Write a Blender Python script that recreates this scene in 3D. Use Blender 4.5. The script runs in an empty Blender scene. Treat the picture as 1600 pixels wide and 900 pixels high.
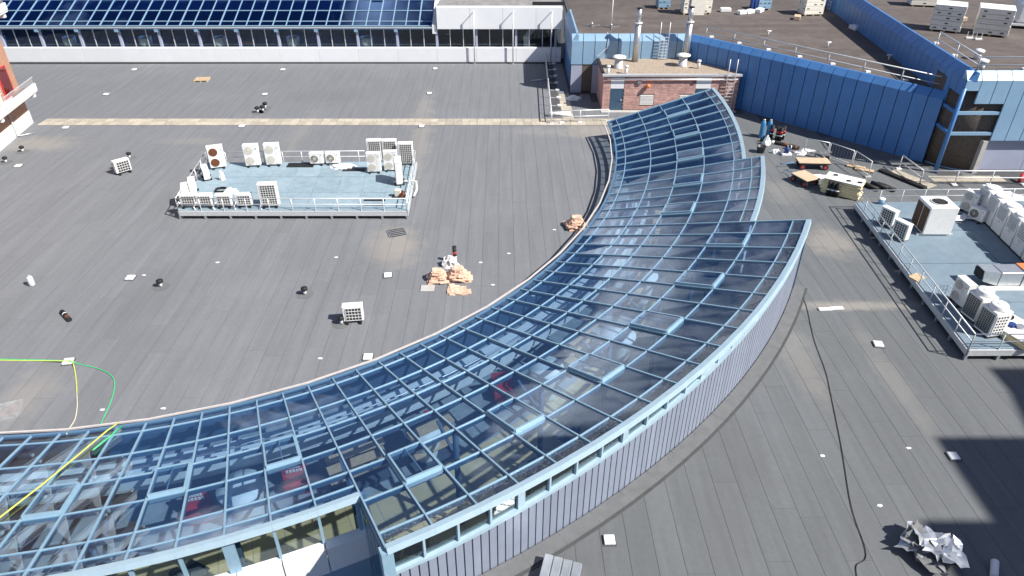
import bpy, bmesh, math, random
from mathutils import Vector, Matrix, geometry
random.seed(7)
sc = bpy.context.scene
rad = math.radians
# ------------------------------------------------------------ camera, sky, sun, exposure
F, PITCH, CAMZ = 1106.0, rad(33.3), 20.0
cam = bpy.data.cameras.new('camera'); camo = bpy.data.objects.new('camera', cam)
sc.collection.objects.link(camo); sc.camera = camo
cam.sensor_width = 36; cam.lens = 36*F/1600; cam.clip_end = 2000; cam.clip_start = 0.5
camo.location = (0, 0, CAMZ); camo.rotation_euler = (rad(90)-PITCH, 0, 0)
CLOUD = (2.1, 9.3, 2.0)
SUN_EL, SHAD = rad(45), rad(26)          # elevation; shadows fall to -X, turned towards +Y
w = bpy.data.worlds.new('World'); sc.world = w; w.use_nodes = True
nt = w.node_tree; nt.nodes.clear()
N = nt.nodes.new
sky = N('ShaderNodeTexSky'); sky.sky_type = 'NISHITA'; sky.sun_disc = False
sky.sun_elevation = SUN_EL; sky.altitude = 300; sky.air_density = 1.0; sky.dust_density = 0.25; sky.ozone_density = 3.0
sunvec = Vector((math.cos(SHAD)*math.cos(SUN_EL), -math.sin(SHAD)*math.cos(SUN_EL), math.sin(SUN_EL)))
sky.sun_rotation = math.atan2(sunvec.x, sunvec.y)
tc = N('ShaderNodeTexCoord'); sp = N('ShaderNodeSeparateXYZ'); nt.links.new(tc.outputs['Generated'], sp.inputs[0])
def wm(op, a, b):
    n = N('ShaderNodeMath'); n.operation = op
    for i, v in enumerate((a, b)):
        if isinstance(v, (int, float)): n.inputs[i].default_value = v
        else: nt.links.new(v, n.inputs[i])
    return n.outputs[0]
mp = N('ShaderNodeMapping'); mp.inputs['Location'].default_value = CLOUD; mp.inputs['Scale'].default_value = (2.2, 2.2, 5.0); nt.links.new(tc.outputs['Generated'], mp.inputs[0])
cn = N('ShaderNodeTexNoise'); cn.inputs['Scale'].default_value = 1.6; cn.inputs['Detail'].default_value = 9; cn.inputs['Roughness'].default_value = .56; cn.inputs['Distortion'].default_value = .4
nt.links.new(mp.outputs[0], cn.inputs['Vector'])
cr = N('ShaderNodeValToRGB'); cr.color_ramp.elements[0].position = .535; cr.color_ramp.elements[1].position = .72
nt.links.new(cn.outputs[0], cr.inputs[0])
mx = N('ShaderNodeMix'); mx.data_type = 'RGBA'; nt.links.new(wm('MULTIPLY', cr.outputs[0], .75), mx.inputs[0])
stn = N('ShaderNodeMix'); stn.data_type = 'RGBA'; stn.blend_type = 'MULTIPLY'; stn.inputs[0].default_value = 1; nt.links.new(sky.outputs[0], stn.inputs[6]); stn.inputs[7].default_value = (.48, .70, 1.0, 1)
nt.links.new(stn.outputs[2], mx.inputs[6]); mx.inputs[7].default_value = (33, 32, 33, 1)
bg = N('ShaderNodeBackground'); bg.inputs[1].default_value = .05; nt.links.new(mx.outputs[2], bg.inputs[0])
wo = N('ShaderNodeOutputWorld'); nt.links.new(bg.outputs[0], wo.inputs[0])
sl = bpy.data.lights.new('sun', 'SUN'); sl.energy = 4.6; sl.angle = rad(.53); sl.color = (1, .96, .9)
so = bpy.data.objects.new('sun', sl); sc.collection.objects.link(so); so.location = (30, -20, 60)
so.rotation_euler = sunvec.to_track_quat('Z', 'Y').to_euler()
vs = sc.view_settings; vs.view_transform = 'Standard'; vs.look = 'None'; vs.gamma = 1; vs.use_curve_mapping = False; vs.exposure = 0.70
sc.render.engine = 'CYCLES'; sc.cycles.transparent_max_bounces = 16; sc.cycles.max_bounces = 8

# ------------------------------------------------------------ pixel -> place (1600 x 900 photograph)
def ray(px, py):
    u = (px-800)/F; v = (py-450)/F; c, s = math.cos(PITCH), math.sin(PITCH)
    return Vector((u, c-v*s, -s-v*c))
def G(px, py, z=0.0):
    d = ray(px, py); t = (z-CAMZ)/d.z; return Vector((d.x*t, d.y*t, z))
def GY(px, py, Y):
    d = ray(px, py); t = Y/d.y; return Vector((d.x*t, Y, CAMZ+d.z*t))

# ------------------------------------------------------------ materials
MT = {}
def mat(name, col, rough=.6, metal=0., var=.15, scale=3., bump=0., bscale=40., dirt=None, rand=0., spec=.5, clear=0.):
    m = bpy.data.materials.new(name); m.use_nodes = True; t = m.node_tree
    b = t.nodes['Principled BSDF']; b.inputs['Roughness'].default_value = rough; b.inputs['Metallic'].default_value = metal
    b.inputs['Specular IOR Level'].default_value = spec
    if clear: b.inputs['Coat Weight'].default_value = clear
    g = t.nodes.new('ShaderNodeNewGeometry'); n = t.nodes.new('ShaderNodeTexNoise')
    n.inputs['Scale'].default_value = scale; n.inputs['Detail'].default_value = 6; n.inputs['Roughness'].default_value = .62
    t.links.new(g.outputs['Position'], n.inputs['Vector'])
    r = t.nodes.new('ShaderNodeValToRGB'); r.color_ramp.elements[0].position = .3; r.color_ramp.elements[1].position = .7
    r.color_ramp.elements[0].color = tuple(c*(1-var) for c in col)+(1,); r.color_ramp.elements[1].color = tuple(min(1, c*(1+var)) for c in col)+(1,)
    t.links.new(n.outputs[0], r.inputs[0]); out = r.outputs[0]
    if rand:
        oi = t.nodes.new('ShaderNodeObjectInfo'); mr = t.nodes.new('ShaderNodeMapRange')
        mr.inputs[3].default_value = 1-rand; mr.inputs[4].default_value = 1+rand; t.links.new(oi.outputs['Random'], mr.inputs[0])
        mm = t.nodes.new('ShaderNodeMix'); mm.data_type = 'RGBA'; mm.blend_type = 'MULTIPLY'; mm.inputs[0].default_value = 1
        cc = t.nodes.new('ShaderNodeCombineColor')
        for i in range(3): t.links.new(mr.outputs[0], cc.inputs[i])
        t.links.new(out, mm.inputs[6]); t.links.new(cc.outputs[0], mm.inputs[7]); out = mm.outputs[2]
    if dirt:                                   # (colour, amount, noise scale)
        n2 = t.nodes.new('ShaderNodeTexNoise'); n2.inputs['Scale'].default_value = dirt[2]; n2.inputs['Detail'].default_value = 8; n2.inputs['Roughness'].default_value = .7
        t.links.new(g.outputs['Position'], n2.inputs['Vector'])
        r2 = t.nodes.new('ShaderNodeValToRGB'); r2.color_ramp.elements[0].position = .52; r2.color_ramp.elements[1].position = .72
        t.links.new(n2.outputs[0], r2.inputs[0]); ml = t.nodes.new('ShaderNodeMath'); ml.operation = 'MULTIPLY'; ml.inputs[1].default_value = dirt[1]
        t.links.new(r2.outputs[0], ml.inputs[0])
        m2 = t.nodes.new('ShaderNodeMix'); m2.data_type = 'RGBA'; t.links.new(ml.outputs[0], m2.inputs[0]); t.links.new(out, m2.inputs[6])
        m2.inputs[7].default_value = tuple(dirt[0])+(1,); out = m2.outputs[2]
    t.links.new(out, b.inputs['Base Color'])
    if bump:
        n3 = t.nodes.new('ShaderNodeTexNoise'); n3.inputs['Scale'].default_value = bscale; n3.inputs['Detail'].default_value = 4
        t.links.new(g.outputs['Position'], n3.inputs['Vector'])
        bp = t.nodes.new('ShaderNodeBump'); bp.inputs['Strength'].default_value = bump; bp.inputs['Distance'].default_value = .02
        t.links.new(n3.outputs[0], bp.inputs['Height']); t.links.new(bp.outputs[0], b.inputs['Normal'])
    MT[name] = m; return m
def glass(name, tint, refl, base=.1, rough=.0, dirt=None):
    m = bpy.data.materials.new(name); m.use_nodes = True; t = m.node_tree; t.nodes.clear()
    o = t.nodes.new('ShaderNodeOutputMaterial'); mxs = t.nodes.new('ShaderNodeMixShader')
    tr = t.nodes.new('ShaderNodeBsdfTransparent'); tr.inputs[0].default_value = tuple(tint)+(1,)
    gl = t.nodes.new('ShaderNodeBsdfGlossy'); gl.inputs[0].default_value = tuple(refl)+(1,); gl.inputs[1].default_value = rough
    lw = t.nodes.new('ShaderNodeLayerWeight'); lw.inputs[0].default_value = .5
    pw_ = t.nodes.new('ShaderNodeMath'); pw_.operation = 'POWER'; pw_.inputs[1].default_value = 5; t.links.new(lw.outputs['Facing'], pw_.inputs[0])
    ad = t.nodes.new('ShaderNodeMath'); ad.operation = 'MULTIPLY_ADD'; ad.use_clamp = True; ad.inputs[1].default_value = 1-base; ad.inputs[2].default_value = base
    t.links.new(pw_.outputs[0], ad.inputs[0]); t.links.new(ad.outputs[0], mxs.inputs[0])
    t.links.new(tr.outputs[0], mxs.inputs[1]); t.links.new(gl.outputs[0], mxs.inputs[2]); last = mxs.outputs[0]
    if dirt:
        g = t.nodes.new('ShaderNodeNewGeometry'); n1 = t.nodes.new('ShaderNodeTexNoise'); n1.inputs['Scale'].default_value = 20; n1.inputs['Detail'].default_value = 7; n1.inputs['Roughness'].default_value = .75
        t.links.new(g.outputs['Position'], n1.inputs['Vector']); rp_ = t.nodes.new('ShaderNodeValToRGB'); rp_.color_ramp.elements[0].position = dirt[0]; rp_.color_ramp.elements[1].position = dirt[0]+.1
        t.links.new(n1.outputs[0], rp_.inputs[0]); sc_ = t.nodes.new('ShaderNodeMath'); sc_.operation = 'MULTIPLY_ADD'; sc_.inputs[1].default_value = dirt[1]; sc_.inputs[2].default_value = dirt[2]; t.links.new(rp_.outputs[0], sc_.inputs[0])
        df = t.nodes.new('ShaderNodeBsdfDiffuse'); df.inputs[0].default_value = (.5, .5, .48, 1); mm = t.nodes.new('ShaderNodeMixShader')
        t.links.new(sc_.outputs[0], mm.inputs[0]); t.links.new(last, mm.inputs[1]); t.links.new(df.outputs[0], mm.inputs[2]); last = mm.outputs[0]
    t.links.new(last, o.inputs[0])
    MT[name] = m; return m

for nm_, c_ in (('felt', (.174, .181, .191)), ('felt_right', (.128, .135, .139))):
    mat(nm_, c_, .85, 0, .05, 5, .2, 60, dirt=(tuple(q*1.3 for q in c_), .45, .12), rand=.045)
    t = MT[nm_].node_tree; b = t.nodes['Principled BSDF']; src = b.inputs['Base Color'].links[0].from_socket
    g_ = t.nodes.new('ShaderNodeNewGeometry'); mp_ = t.nodes.new('ShaderNodeMapping'); mp_.inputs['Scale'].default_value = (2.6, .16, 1); t.links.new(g_.outputs['Position'], mp_.inputs[0])
    nz = t.nodes.new('ShaderNodeTexNoise'); nz.inputs['Scale'].default_value = 1.0; nz.inputs['Detail'].default_value = 7; nz.inputs['Roughness'].default_value = .65; t.links.new(mp_.outputs[0], nz.inputs['Vector'])
    mr = t.nodes.new('ShaderNodeMapRange'); mr.inputs[1].default_value = .3; mr.inputs[2].default_value = .7; mr.inputs[3].default_value = .89; mr.inputs[4].default_value = 1.09; t.links.new(nz.outputs[0], mr.inputs[0])
    vm = t.nodes.new('ShaderNodeVectorMath'); vm.operation = 'SCALE'; t.links.new(src, vm.inputs[0]); t.links.new(mr.outputs[0], vm.inputs['Scale']); t.links.new(vm.outputs[0], b.inputs['Base Color'])
def stains(name, spots, col):
    t = MT[name].node_tree; b = t.nodes['Principled BSDF']; src = b.inputs['Base Color'].links[0].from_socket
    g_ = t.nodes.new('ShaderNodeNewGeometry'); nz = t.nodes.new('ShaderNodeTexNoise'); nz.inputs['Scale'].default_value = .9; nz.inputs['Detail'].default_value = 8; nz.inputs['Roughness'].default_value = .68
    t.links.new(g_.outputs['Position'], nz.inputs['Vector'])
    for (px, py, rx, ry, amt) in spots:
        c = G(px, py); v1 = t.nodes.new('ShaderNodeVectorMath'); v1.operation = 'SUBTRACT'; v1.inputs[1].default_value = c; t.links.new(g_.outputs['Position'], v1.inputs[0])
        v2 = t.nodes.new('ShaderNodeVectorMath'); v2.operation = 'MULTIPLY'; v2.inputs[1].default_value = (1/rx, 1/ry, 0); t.links.new(v1.outputs[0], v2.inputs[0])
        ln = t.nodes.new('ShaderNodeVectorMath'); ln.operation = 'LENGTH'; t.links.new(v2.outputs[0], ln.inputs[0])
        sb = t.nodes.new('ShaderNodeMath'); sb.operation = 'MULTIPLY_ADD'; sb.inputs[1].default_value = 2.2; t.links.new(nz.outputs[0], sb.inputs[0])
        mr = t.nodes.new('ShaderNodeMapRange'); mr.inputs[1].default_value = .4; mr.inputs[2].default_value = 1.2; mr.inputs[3].default_value = amt; mr.inputs[4].default_value = 0
        ad = t.nodes.new('ShaderNodeMath'); ad.operation = 'ADD'; sb.inputs[2].default_value = -1.1; t.links.new(ln.outputs['Value'], ad.inputs[0]); t.links.new(sb.outputs[0], ad.inputs[1]); t.links.new(ad.outputs[0], mr.inputs[0])
        m2 = t.nodes.new('ShaderNodeMix'); m2.data_type = 'RGBA'; t.links.new(mr.outputs[0], m2.inputs[0]); t.links.new(src, m2.inputs[6]); m2.inputs[7].default_value = col+(1,); src = m2.outputs[2]
    t.links.new(src, b.inputs['Base Color'])
for nm_ in ('felt', 'felt_right'): stains(nm_, [(615, 385, 1.6, 2.6, .7), (655, 230, .9, 7, .45), (662, 170, .8, 5, .4), (1300, 378, 1.6, 1.8, .6), (60, 225, 3, 1.6, .6), (40, 620, 1.2, 2.0, .4), (930, 205, 2.6, 1.8, .7), (1330, 478, 3.5, .45, .7), (470, 205, .8, 5, .25), (1250, 560, .8, 3.5, .3), (1400, 600, .6, 4, .25), (300, 220, 2.5, .8, .3), (1225, 300, 1.5, 2, .3), (850, 205, 3, 1, .35)], (.30, .275, .24))
for nm_ in ('felt', 'felt_right'): stains(nm_, [(1150, 700, 1.2, 2.5, .35), (880, 880, 1.5, 1.2, .35), (560, 420, 2, 3, .18), (240, 480, 2.5, 4, .15), (1130, 820, 1.0, 3, .25), (520, 150, 5, 2, .15)], (.095, .096, .10))
mat('felt_base', (.07, .071, .074), .9)
mat('brown_felt', (.108, .089, .079), .9, 0, .18, 1.2, .25, 50, dirt=((.17, .15, .135), .5, .25), rand=.12)
mat('pale_felt', (.26, .25, .235), .9, 0, .25, 1.5, .3, 30, dirt=((.12, .11, .1), .6, .6))
mat('paver', (.44, .39, .31), .9, 0, .2, 6, .3, 60, dirt=((.25, .22, .18), .6, 2.), rand=.16)
mat('gravel', (.36, .29, .22), .95, 0, .5, 9, .9, 22)
mat('white', (.80, .80, .79), .45, 0, .05, 2, dirt=((.55, .54, .5), .35, 1.2))
mat('white_panel', (.82, .83, .84), .4, 0, .03, 1, dirt=((.62, .62, .6), .25, .5), rand=.03)
mat('unit_white', (.80, .79, .76), .45, 0, .04, 4, dirt=((.55, .52, .46), .4, 2.5))
mat('cream', (.62, .58, .50), .5, 0, .06, 5)
mat('dark', (.02, .02, .022), .6)
mat('black', (.012, .012, .013), .7)
mat('coil', (.035, .036, .038), .55, .2, .2, 20)
mat('rust', (.17, .062, .028), .8, .1, .35, 14)
mat('rust_coil', (.10, .055, .03), .8, 0, .3, 10)
mat('galv', (.55, .57, .58), .38, .75, .12, 4)
mat('rail', (.66, .67, .67), .45, .35, .08, 5)
mat('frame', (.25, .39, .49), .4, .1, .06, 2, dirt=((.38, .48, .52), .5, 3.))
mat('fascia', (.37, .50, .58), .45, .1, .05, 2, dirt=((.50, .58, .60), .5, 3.))
mat('frame_dark', (.10, .19, .30), .45, .1, .06, 2)
mat('steel_blue', (.075, .13, .20), .5, .1, .08, 2)
mat('clad', (.27, .305, .38), .5, .15, .06, 1.5, rand=.07, dirt=((.22, .25, .31), .4, .8))
mat('blue', (.080, .225, .50), .42, .05, .08, .9, rand=.05, dirt=((.10, .22, .42), .5, .5))  # cladding on the shaded faces; their shade is put into this colour
mat('lightblue', (.25, .40, .55), .42, .05, .06, .9, rand=.04, dirt=((.36, .48, .58), .5, .7))  # same cladding on sunlit faces, lightened in colour; also plain pale-blue parts
mat('lavender', (.36, .39, .50), .6, 0, .05, 1)
mat('deck_blue', (.25, .335, .385), .7, 0, .14, 2.5, .2, 30, rand=.08, dirt=((.36, .42, .44), .6, .7))
mat('deck_slate', (.17, .232, .28), .75, 0, .10, 2.5, .25, 30, rand=.02, dirt=((.25, .31, .35), .5, .6))
mat('brick', (.55, .33, .29), .85, 0, .2, 3, .2, 30, rand=.16)
mat('mortar', (.33, .28, .25), .9)
mat('pebble', (.13, .105, .085), .95, 0, .5, 14, 1., 20)
mat('door_blue', (.05, .10, .16), .45)
mat('brick_orange', (.45, .24, .15), .85, 0, .15, 3, .2, 20)
mat('red', (.48, .035, .04), .5)
mat('orange', (.80, .22, .06), .5)
mat('wood', (.55, .40, .25), .75, 0, .15, 5)
mat('ply', (.58, .43, .29), .7, 0, .12, 3)
mat('foam', (.84, .70, .40), .8, 0, .10, 4, rand=.08)
mat('foam_pale', (.84, .80, .69), .75, 0, .08, 4, rand=.06)
mat('paper', (.80, .80, .78), .6, 0, .08, 3)
mat('print', (.10, .12, .10), .7)
mat('print_blue', (.10, .18, .5), .7)
mat('tile', (.70, .47, .34), .8, 0, .25, 8, .3, 20, rand=.18, dirt=((.75, .66, .56), .6, 3.))
mat('wrap', (.72, .70, .68), .35, 0, .2, 8, .6, 14)
mat('gas_blue', (.05, .22, .42), .4)
mat('gas_grey', (.55, .58, .60), .4)
mat('navy', (.02, .05, .20), .4)
mat('hose_green', (.05, .55, .20), .5)
mat('hose_yellow', (.62, .66, .12), .5)
mat('hose_cream', (.62, .56, .42), .5)
mat('metal_sheet', (.62, .64, .66), .3, .7, .2, 3, .6, 5)
mat('floor', (.60, .48, .27), .6, 0, .08, 1.2, rand=.05)
mat('interior_white', (.74, .80, .80), .6, 0, .05, 2)
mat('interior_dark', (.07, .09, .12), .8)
mat('interior_grey', (.30, .34, .36), .7, 0, .2, 2)
mat('street', (.06, .06, .062), .9)
mat('concrete', (.46, .44, .41), .85, 0, .12, 2, .2, 20)
mat('tower_white', (.74, .72, .69), .7, 0, .06, 1)
mat('soil', (.20, .12, .08), .9)
mat('plant', (.09, .12, .03), .8, 0, .4, 12)
mat('plastic_bucket', (.05, .05, .055), .5)
glass('glass_roof', (.77, .85, .92), (.80, .90, 1.0), .125, dirt=(.66, .5, .006))
glass('glass_dusty', (.80, .86, .90), (.84, .91, 1.0), .10, dirt=(.56, .75, .03))
glass('glass_win', (.75, .80, .80), (.9, .95, 1), .04)
glass('glass_sky', (.22, .34, .58), (.40, .64, 1.), .22)

# ------------------------------------------------------------ mesh helpers
COL = sc.collection
class MB:
    def __init__(s): s.v = []; s.f = []; s.sm = []
    def add(s, vs, fs, smooth=False):
        o = len(s.v); s.v += [tuple(x) for x in vs]
        for f in fs: s.f.append([i+o for i in f]); s.sm.append(smooth)
        return s
    def box(s, x0, x1, y0, y1, z0, z1, M=None):
        p = [(x0,y0,z0),(x1,y0,z0),(x1,y1,z0),(x0,y1,z0),(x0,y0,z1),(x1,y0,z1),(x1,y1,z1),(x0,y1,z1)]
        if M: p = [M @ Vector(q) for q in p]
        return s.add(p, [(0,3,2,1),(4,5,6,7),(0,1,5,4),(1,2,6,5),(2,3,7,6),(3,0,4,7)])
    def hexa(s, p):                           # 4 bottom + 4 top points
        return s.add(p, [(0,3,2,1),(4,5,6,7),(0,1,5,4),(1,2,6,5),(2,3,7,6),(3,0,4,7)])
    def bar(s, a, b, wd, ht, up=Vector((0,0,1)), top=0.):   # beam from a to b; top face `top` above the line
        a, b = Vector(a), Vector(b); d = (b-a).normalized(); x = d.cross(up).normalized(); u = x.cross(d).normalized()
        h = x*wd/2; lo = u*(top-ht); hi = u*top
        return s.hexa([a-h+lo, a+h+lo, b+h+lo, b-h+lo, a-h+hi, a+h+hi, b+h+hi, b-h+hi])
    def tube(s, pts, r, n=8, cap=True):
        pts = [Vector(p) for p in pts]; o = len(s.v); m = len(pts)
        for i, p in enumerate(pts):
            d = (pts[min(i+1, m-1)]-pts[max(i-1, 0)]).normalized()
            ref = Vector((0,0,1)) if abs(d.z) < .9 else Vector((1,0,0))
            x = d.cross(ref).normalized(); y = d.cross(x)
            rr = r[i] if isinstance(r, (list, tuple)) else r
            for k in range(n):
                t = 2*math.pi*k/n; s.v.append(tuple(p+x*rr*math.cos(t)+y*rr*math.sin(t)))
        for i in range(m-1):
            for k in range(n):
                a = o+i*n+k; b = o+i*n+(k+1) % n; s.f.append([a, b, b+n, a+n]); s.sm.append(n > 5)
        if cap:
            s.f.append([o+k for k in range(n)][::-1]); s.sm.append(False)
            s.f.append([o+(m-1)*n+k for k in range(n)]); s.sm.append(False)
        return s
    def lathe(s, prof, c=(0,0,0), n=16):      # profile [(r,z)]
        o = len(s.v)
        for r, z in prof:
            for k in range(n):
                t = 2*math.pi*k/n; s.v.append((c[0]+r*math.cos(t), c[1]+r*math.sin(t), c[2]+z))
        for i in range(len(prof)-1):
            for k in range(n):
                a = o+i*n+k; b = o+i*n+(k+1) % n; s.f.append([a, b, b+n, a+n]); s.sm.append(True)
        s.f.append([o+k for k in range(n)][::-1]); s.sm.append(False)
        s.f.append([o+(len(prof)-1)*n+k for k in range(n)]); s.sm.append(False)
        return s
    def prism(s, poly, z0, z1):
        n = len(poly); vs = [(p[0], p[1], z0) for p in poly]+[(p[0], p[1], z1) for p in poly]
        return s.add(vs, [list(range(n))[::-1], list(range(n, 2*n))]+[(i, (i+1) % n, n+(i+1) % n, n+i) for i in range(n)])
    def mesh(s, name, m, bev=0.):
        me = bpy.data.meshes.new(name); me.from_pydata(s.v, [], s.f); me.update()
        if bev:
            bm = bmesh.new(); bm.from_mesh(me)
            bmesh.ops.bevel(bm, geom=[e for e in bm.edges if e.calc_face_angle(0) > .6], offset=bev, segments=1, affect='EDGES', clamp_overlap=True)
            bm.to_mesh(me); bm.free()
        else:
            me.polygons.foreach_set('use_smooth', s.sm)
        me.materials.append(MT[m]); return me
    def build(s, name, m, parent=None, bev=0.):
        return link(name, s.mesh(name, m, bev), parent)
def link(name, me, parent=None, mw=None):
    o = bpy.data.objects.new(name, me); COL.objects.link(o)
    if mw is not None: o.matrix_basis = mw
    if parent:
        o.parent = parent
        if parent.get('_world'): o.matrix_parent_inverse = Matrix.Translation(-Vector(parent['_base']))
    return o
def thing(name, label, cat, loc=(0,0,0), rz=0, group=None, world=False):
    o = bpy.data.objects.new(name, None); COL.objects.link(o); o.empty_display_size = .2
    o.location = loc; o.rotation_euler = (0, 0, rz); tag(o, label, cat, group)
    if world: o['_world'] = 1; o['_base'] = tuple(loc)
    return o
def tag(o, label, cat, group=None):
    o['label'] = label; o['category'] = cat
    if group: o['group'] = group
    return o
def struct(o, label=None, kind='structure'):
    o['kind'] = kind
    if label: o['label'] = label
    return o
def dup(root, loc, rz=0, label=None, group=None, scale=None):
    def cp(o, par):
        c = o.copy(); COL.objects.link(c); c.parent = par
        for ch in o.children: cp(ch, c)
        return c
    r = cp(root, None); r.location = loc; r.rotation_euler = (0, 0, rz)
    if scale: r.scale = scale
    if label: r['label'] = label
    if group: r['group'] = group
    return r
class Proto:                                   # first use moves the prototype, then copies
    def __init__(s, root): s.r = root; s.used = False
    def put(s, loc, rz, label, group=None, scale=None):
        if not s.used:
            s.used = True; o = s.r; o.location = loc; o.rotation_euler = (0, 0, rz); o['label'] = label
            if group: o['group'] = group
            if scale: o.scale = scale
            return o
        return dup(s.r, loc, rz, label, group, scale)
    def drop(s):
        if not s.used:
            for c in list(s.r.children_recursive)+[s.r]: bpy.data.objects.remove(c)
UNIT = MB().box(-.5, .5, -.5, .5, -1, 0).mesh('unit', 'felt')
_unit = {'felt': UNIT}
def unit(m):
    if m not in _unit:
        me = UNIT.copy(); me.materials.clear(); me.materials.append(MT[m]); _unit[m] = me
    return _unit[m]

# ------------------------------------------------------------ the crescent's geometry
CX, CY, RI, TX, TY = -21.384, 48.142, 28.69, -.013, .048
R1, R2, R3, R4 = RI+7.65, RI+8.65, RI+11.23, RI+8.46
SLOPE = .3031
def phi(k): return rad(5.324-2.082*k)
def pol(k, R, z=None):
    a = phi(k); x = CX+R*math.cos(a); y = CY+R*math.sin(a)
    return Vector((x, y, .3+SLOPE*(R-RI)+TX*x+TY*(y-25) if z is None else z))
KEND = 48
def seg(k0):                                   # outer radius of the bay between k0 and k0+1
    return R1 if k0 < 9 else R2 if k0 < 15 else R3 if k0 < 33 else R4
hole = [pol(k, RI+.02, 0).xy for k in range(0, KEND+1)]
rim = []
for k in range(KEND-1, -1, -1):
    R = seg(k)-.12 if k < 33 else RI+14
    rim += [pol(k+1, R, 0).xy, pol(k, R, 0).xy]
hole = hole+rim
hole2 = [hole[0]]
for p in hole[1:]:
    if (p-hole2[-1]).length > 1e-3: hole2.append(p)
hole = hole2
def cut(poly, holes):
    """poly minus holes -> (verts, faces)"""
    vs = [Vector(p) for p in poly]; fs = [list(range(len(poly)))]
    for h in holes:
        o = len(vs); vs += [Vector(p) for p in h]; fs.append(list(range(o, o+len(h))))
    r = geometry.delaunay_2d_cdt(vs, [], fs, 0, 1e-5)
    keep = [f for f, og in zip(r[2], r[5]) if og == [0]]
    return r[0], keep
def inside(p, poly):
    c = False; j = len(poly)-1
    for i in range(len(poly)):
        a, b = poly[i], poly[j]
        if (a[1] > p[1]) != (b[1] > p[1]) and p[0] < (b[0]-a[0])*(p[1]-a[1])/(b[1]-a[1])+a[0]: c = not c
        j = i
    return c

# ------------------------------------------------------------ large structure: ground, roof decks
g = MB().box(-400, 400, -200, 600, -10.3, -10).build('street_ground', 'street'); struct(g)
DX0, DX1, DY0, DY1 = -70., 48., 4., 73.
vs_, fs_ = cut([(DX0, DY0), (DX1, DY0), (DX1, DY1), (DX0, DY1)], [hole])
deck = MB().add([(v.x, v.y, -.012) for v in vs_], fs_).build('roof_deck', 'felt_base'); struct(deck)
AX = rad(.65)                                  # the rolls lie along the buildings' axis
ca, sa = math.cos(AX), math.sin(AX)
def rotp(x, y): return Vector((x*ca-y*sa, x*sa+y*ca))
def lay(parent, x0, x1, y0, y1, wd, lmin, lmax, m, z, holes, top, skip=None, along='y', maxn=300, name='roofing_sheet'):
    """rolls of felt, each a sheet of its own; those past the limit joined as one"""
    items = []
    i = 0; u = x0
    while u < x1:
        v = y0-random.random()*lmax
        while v < y1:
            L = random.uniform(lmin, lmax); a, b = max(v, y0), min(v+L, y1)
            if b-a > .3: items.append((u, u+wd, a, b))
            v += L
        u += wd; i += 1
    out = []
    gp = .006
    for (a, b, c, d) in items:
        q = [(a+gp, c+gp*.6), (b-gp, c+gp*.6), (b-gp, d-gp*.6), (a+gp, d-gp*.6)]
        if along == 'x': q = [(p[1], p[0]) for p in q][::-1]
        q = [rotp(*p) for p in q]
        ctr = (q[0]+q[2])/2
        if skip and skip(ctr): continue
        out.append((q, ctr))
    def px(it):                                # seen size: only what the picture shows first
        c3 = Vector((it[1].x, it[1].y, z)); zc = c3.y*math.cos(PITCH)-(z-CAMZ)*math.sin(PITCH)
        if zc < 3: return 1e6
        xx = 800+F*c3.x/zc; yy = 450-F*(c3.y*math.sin(PITCH)+(z-CAMZ)*math.cos(PITCH))/zc
        return zc if -40 < xx < 1640 and -40 < yy < 960 else 1e4+zc
    out.sort(key=px)
    rests = {}
    m0 = m
    for n, (q, ctr) in enumerate(out):
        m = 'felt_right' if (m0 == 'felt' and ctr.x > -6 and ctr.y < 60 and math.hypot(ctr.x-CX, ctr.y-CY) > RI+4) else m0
        hit = any(inside(p, h) for h in holes for p in q+[(q[0]+q[3])/2, (q[1]+q[2])/2, ctr, (q[0]*3+q[3])/4, (q[0]+q[3]*3)/4, (q[1]*3+q[2])/4, (q[1]+q[2]*3)/4])
        dz = random.uniform(-.0015, .0015)
        if hit:
            vv, ff = cut([tuple(p) for p in q], holes)
            if not ff or sum(geometry.area_tri(vv[f[0]], vv[f[i]], vv[f[i+1]]) for f in ff for i in range(1, len(f)-1)) < .05: continue
            mb = MB().add([(v.x, v.y, z+dz) for v in vv], ff)
            if n < maxn:
                bm = bmesh.new(); vb = [bm.verts.new(p) for p in mb.v]
                for f in ff:
                    try: bm.faces.new([vb[i] for i in f])
                    except ValueError: pass
                bmesh.ops.delete(bm, geom=[v for v in bm.verts if not v.link_faces], context='VERTS')
                seen = set()
                for f0 in list(bm.faces):
                    if f0 in seen: continue
                    isl = []; st_ = [f0]; seen.add(f0)
                    while st_:
                        f = st_.pop(); isl.append(f)
                        for e in f.edges:
                            for f2 in e.link_faces:
                                if f2 not in seen: seen.add(f2); st_.append(f2)
                    if sum(f.calc_area() for f in isl) < .04: continue
                    ids = {}; q2 = MB()
                    for f in isl:
                        for v in f.verts: ids.setdefault(v, len(ids))
                    q2.add([v.co for v in ids], [[ids[v] for v in f.verts] for f in isl]); q2.build(name, m, parent)
                bm.free()
            else: rests.setdefault(m, MB()).add(mb.v, mb.f)
        elif n < maxn:
            ex = q[1]-q[0]; ey = q[3]-q[0]; an = math.atan2(ex.y, ex.x)
            if along == 'x': pass
            M = Matrix.Translation((ctr.x, ctr.y, z+dz)) @ Matrix.Rotation(an, 4, 'Z') @ Matrix.Diagonal((ex.length, ey.length, .008, 1))
            link(name, unit(m), parent, M)
        else:
            rests.setdefault(m, MB()).add([(p.x, p.y, z+dz) for p in q], [(0, 1, 2, 3)])
    for mm_, rest in rests.items():
        r = rest.build('far_roofing_sheets', mm_, parent); r['kind'] = 'stuff'
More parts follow.
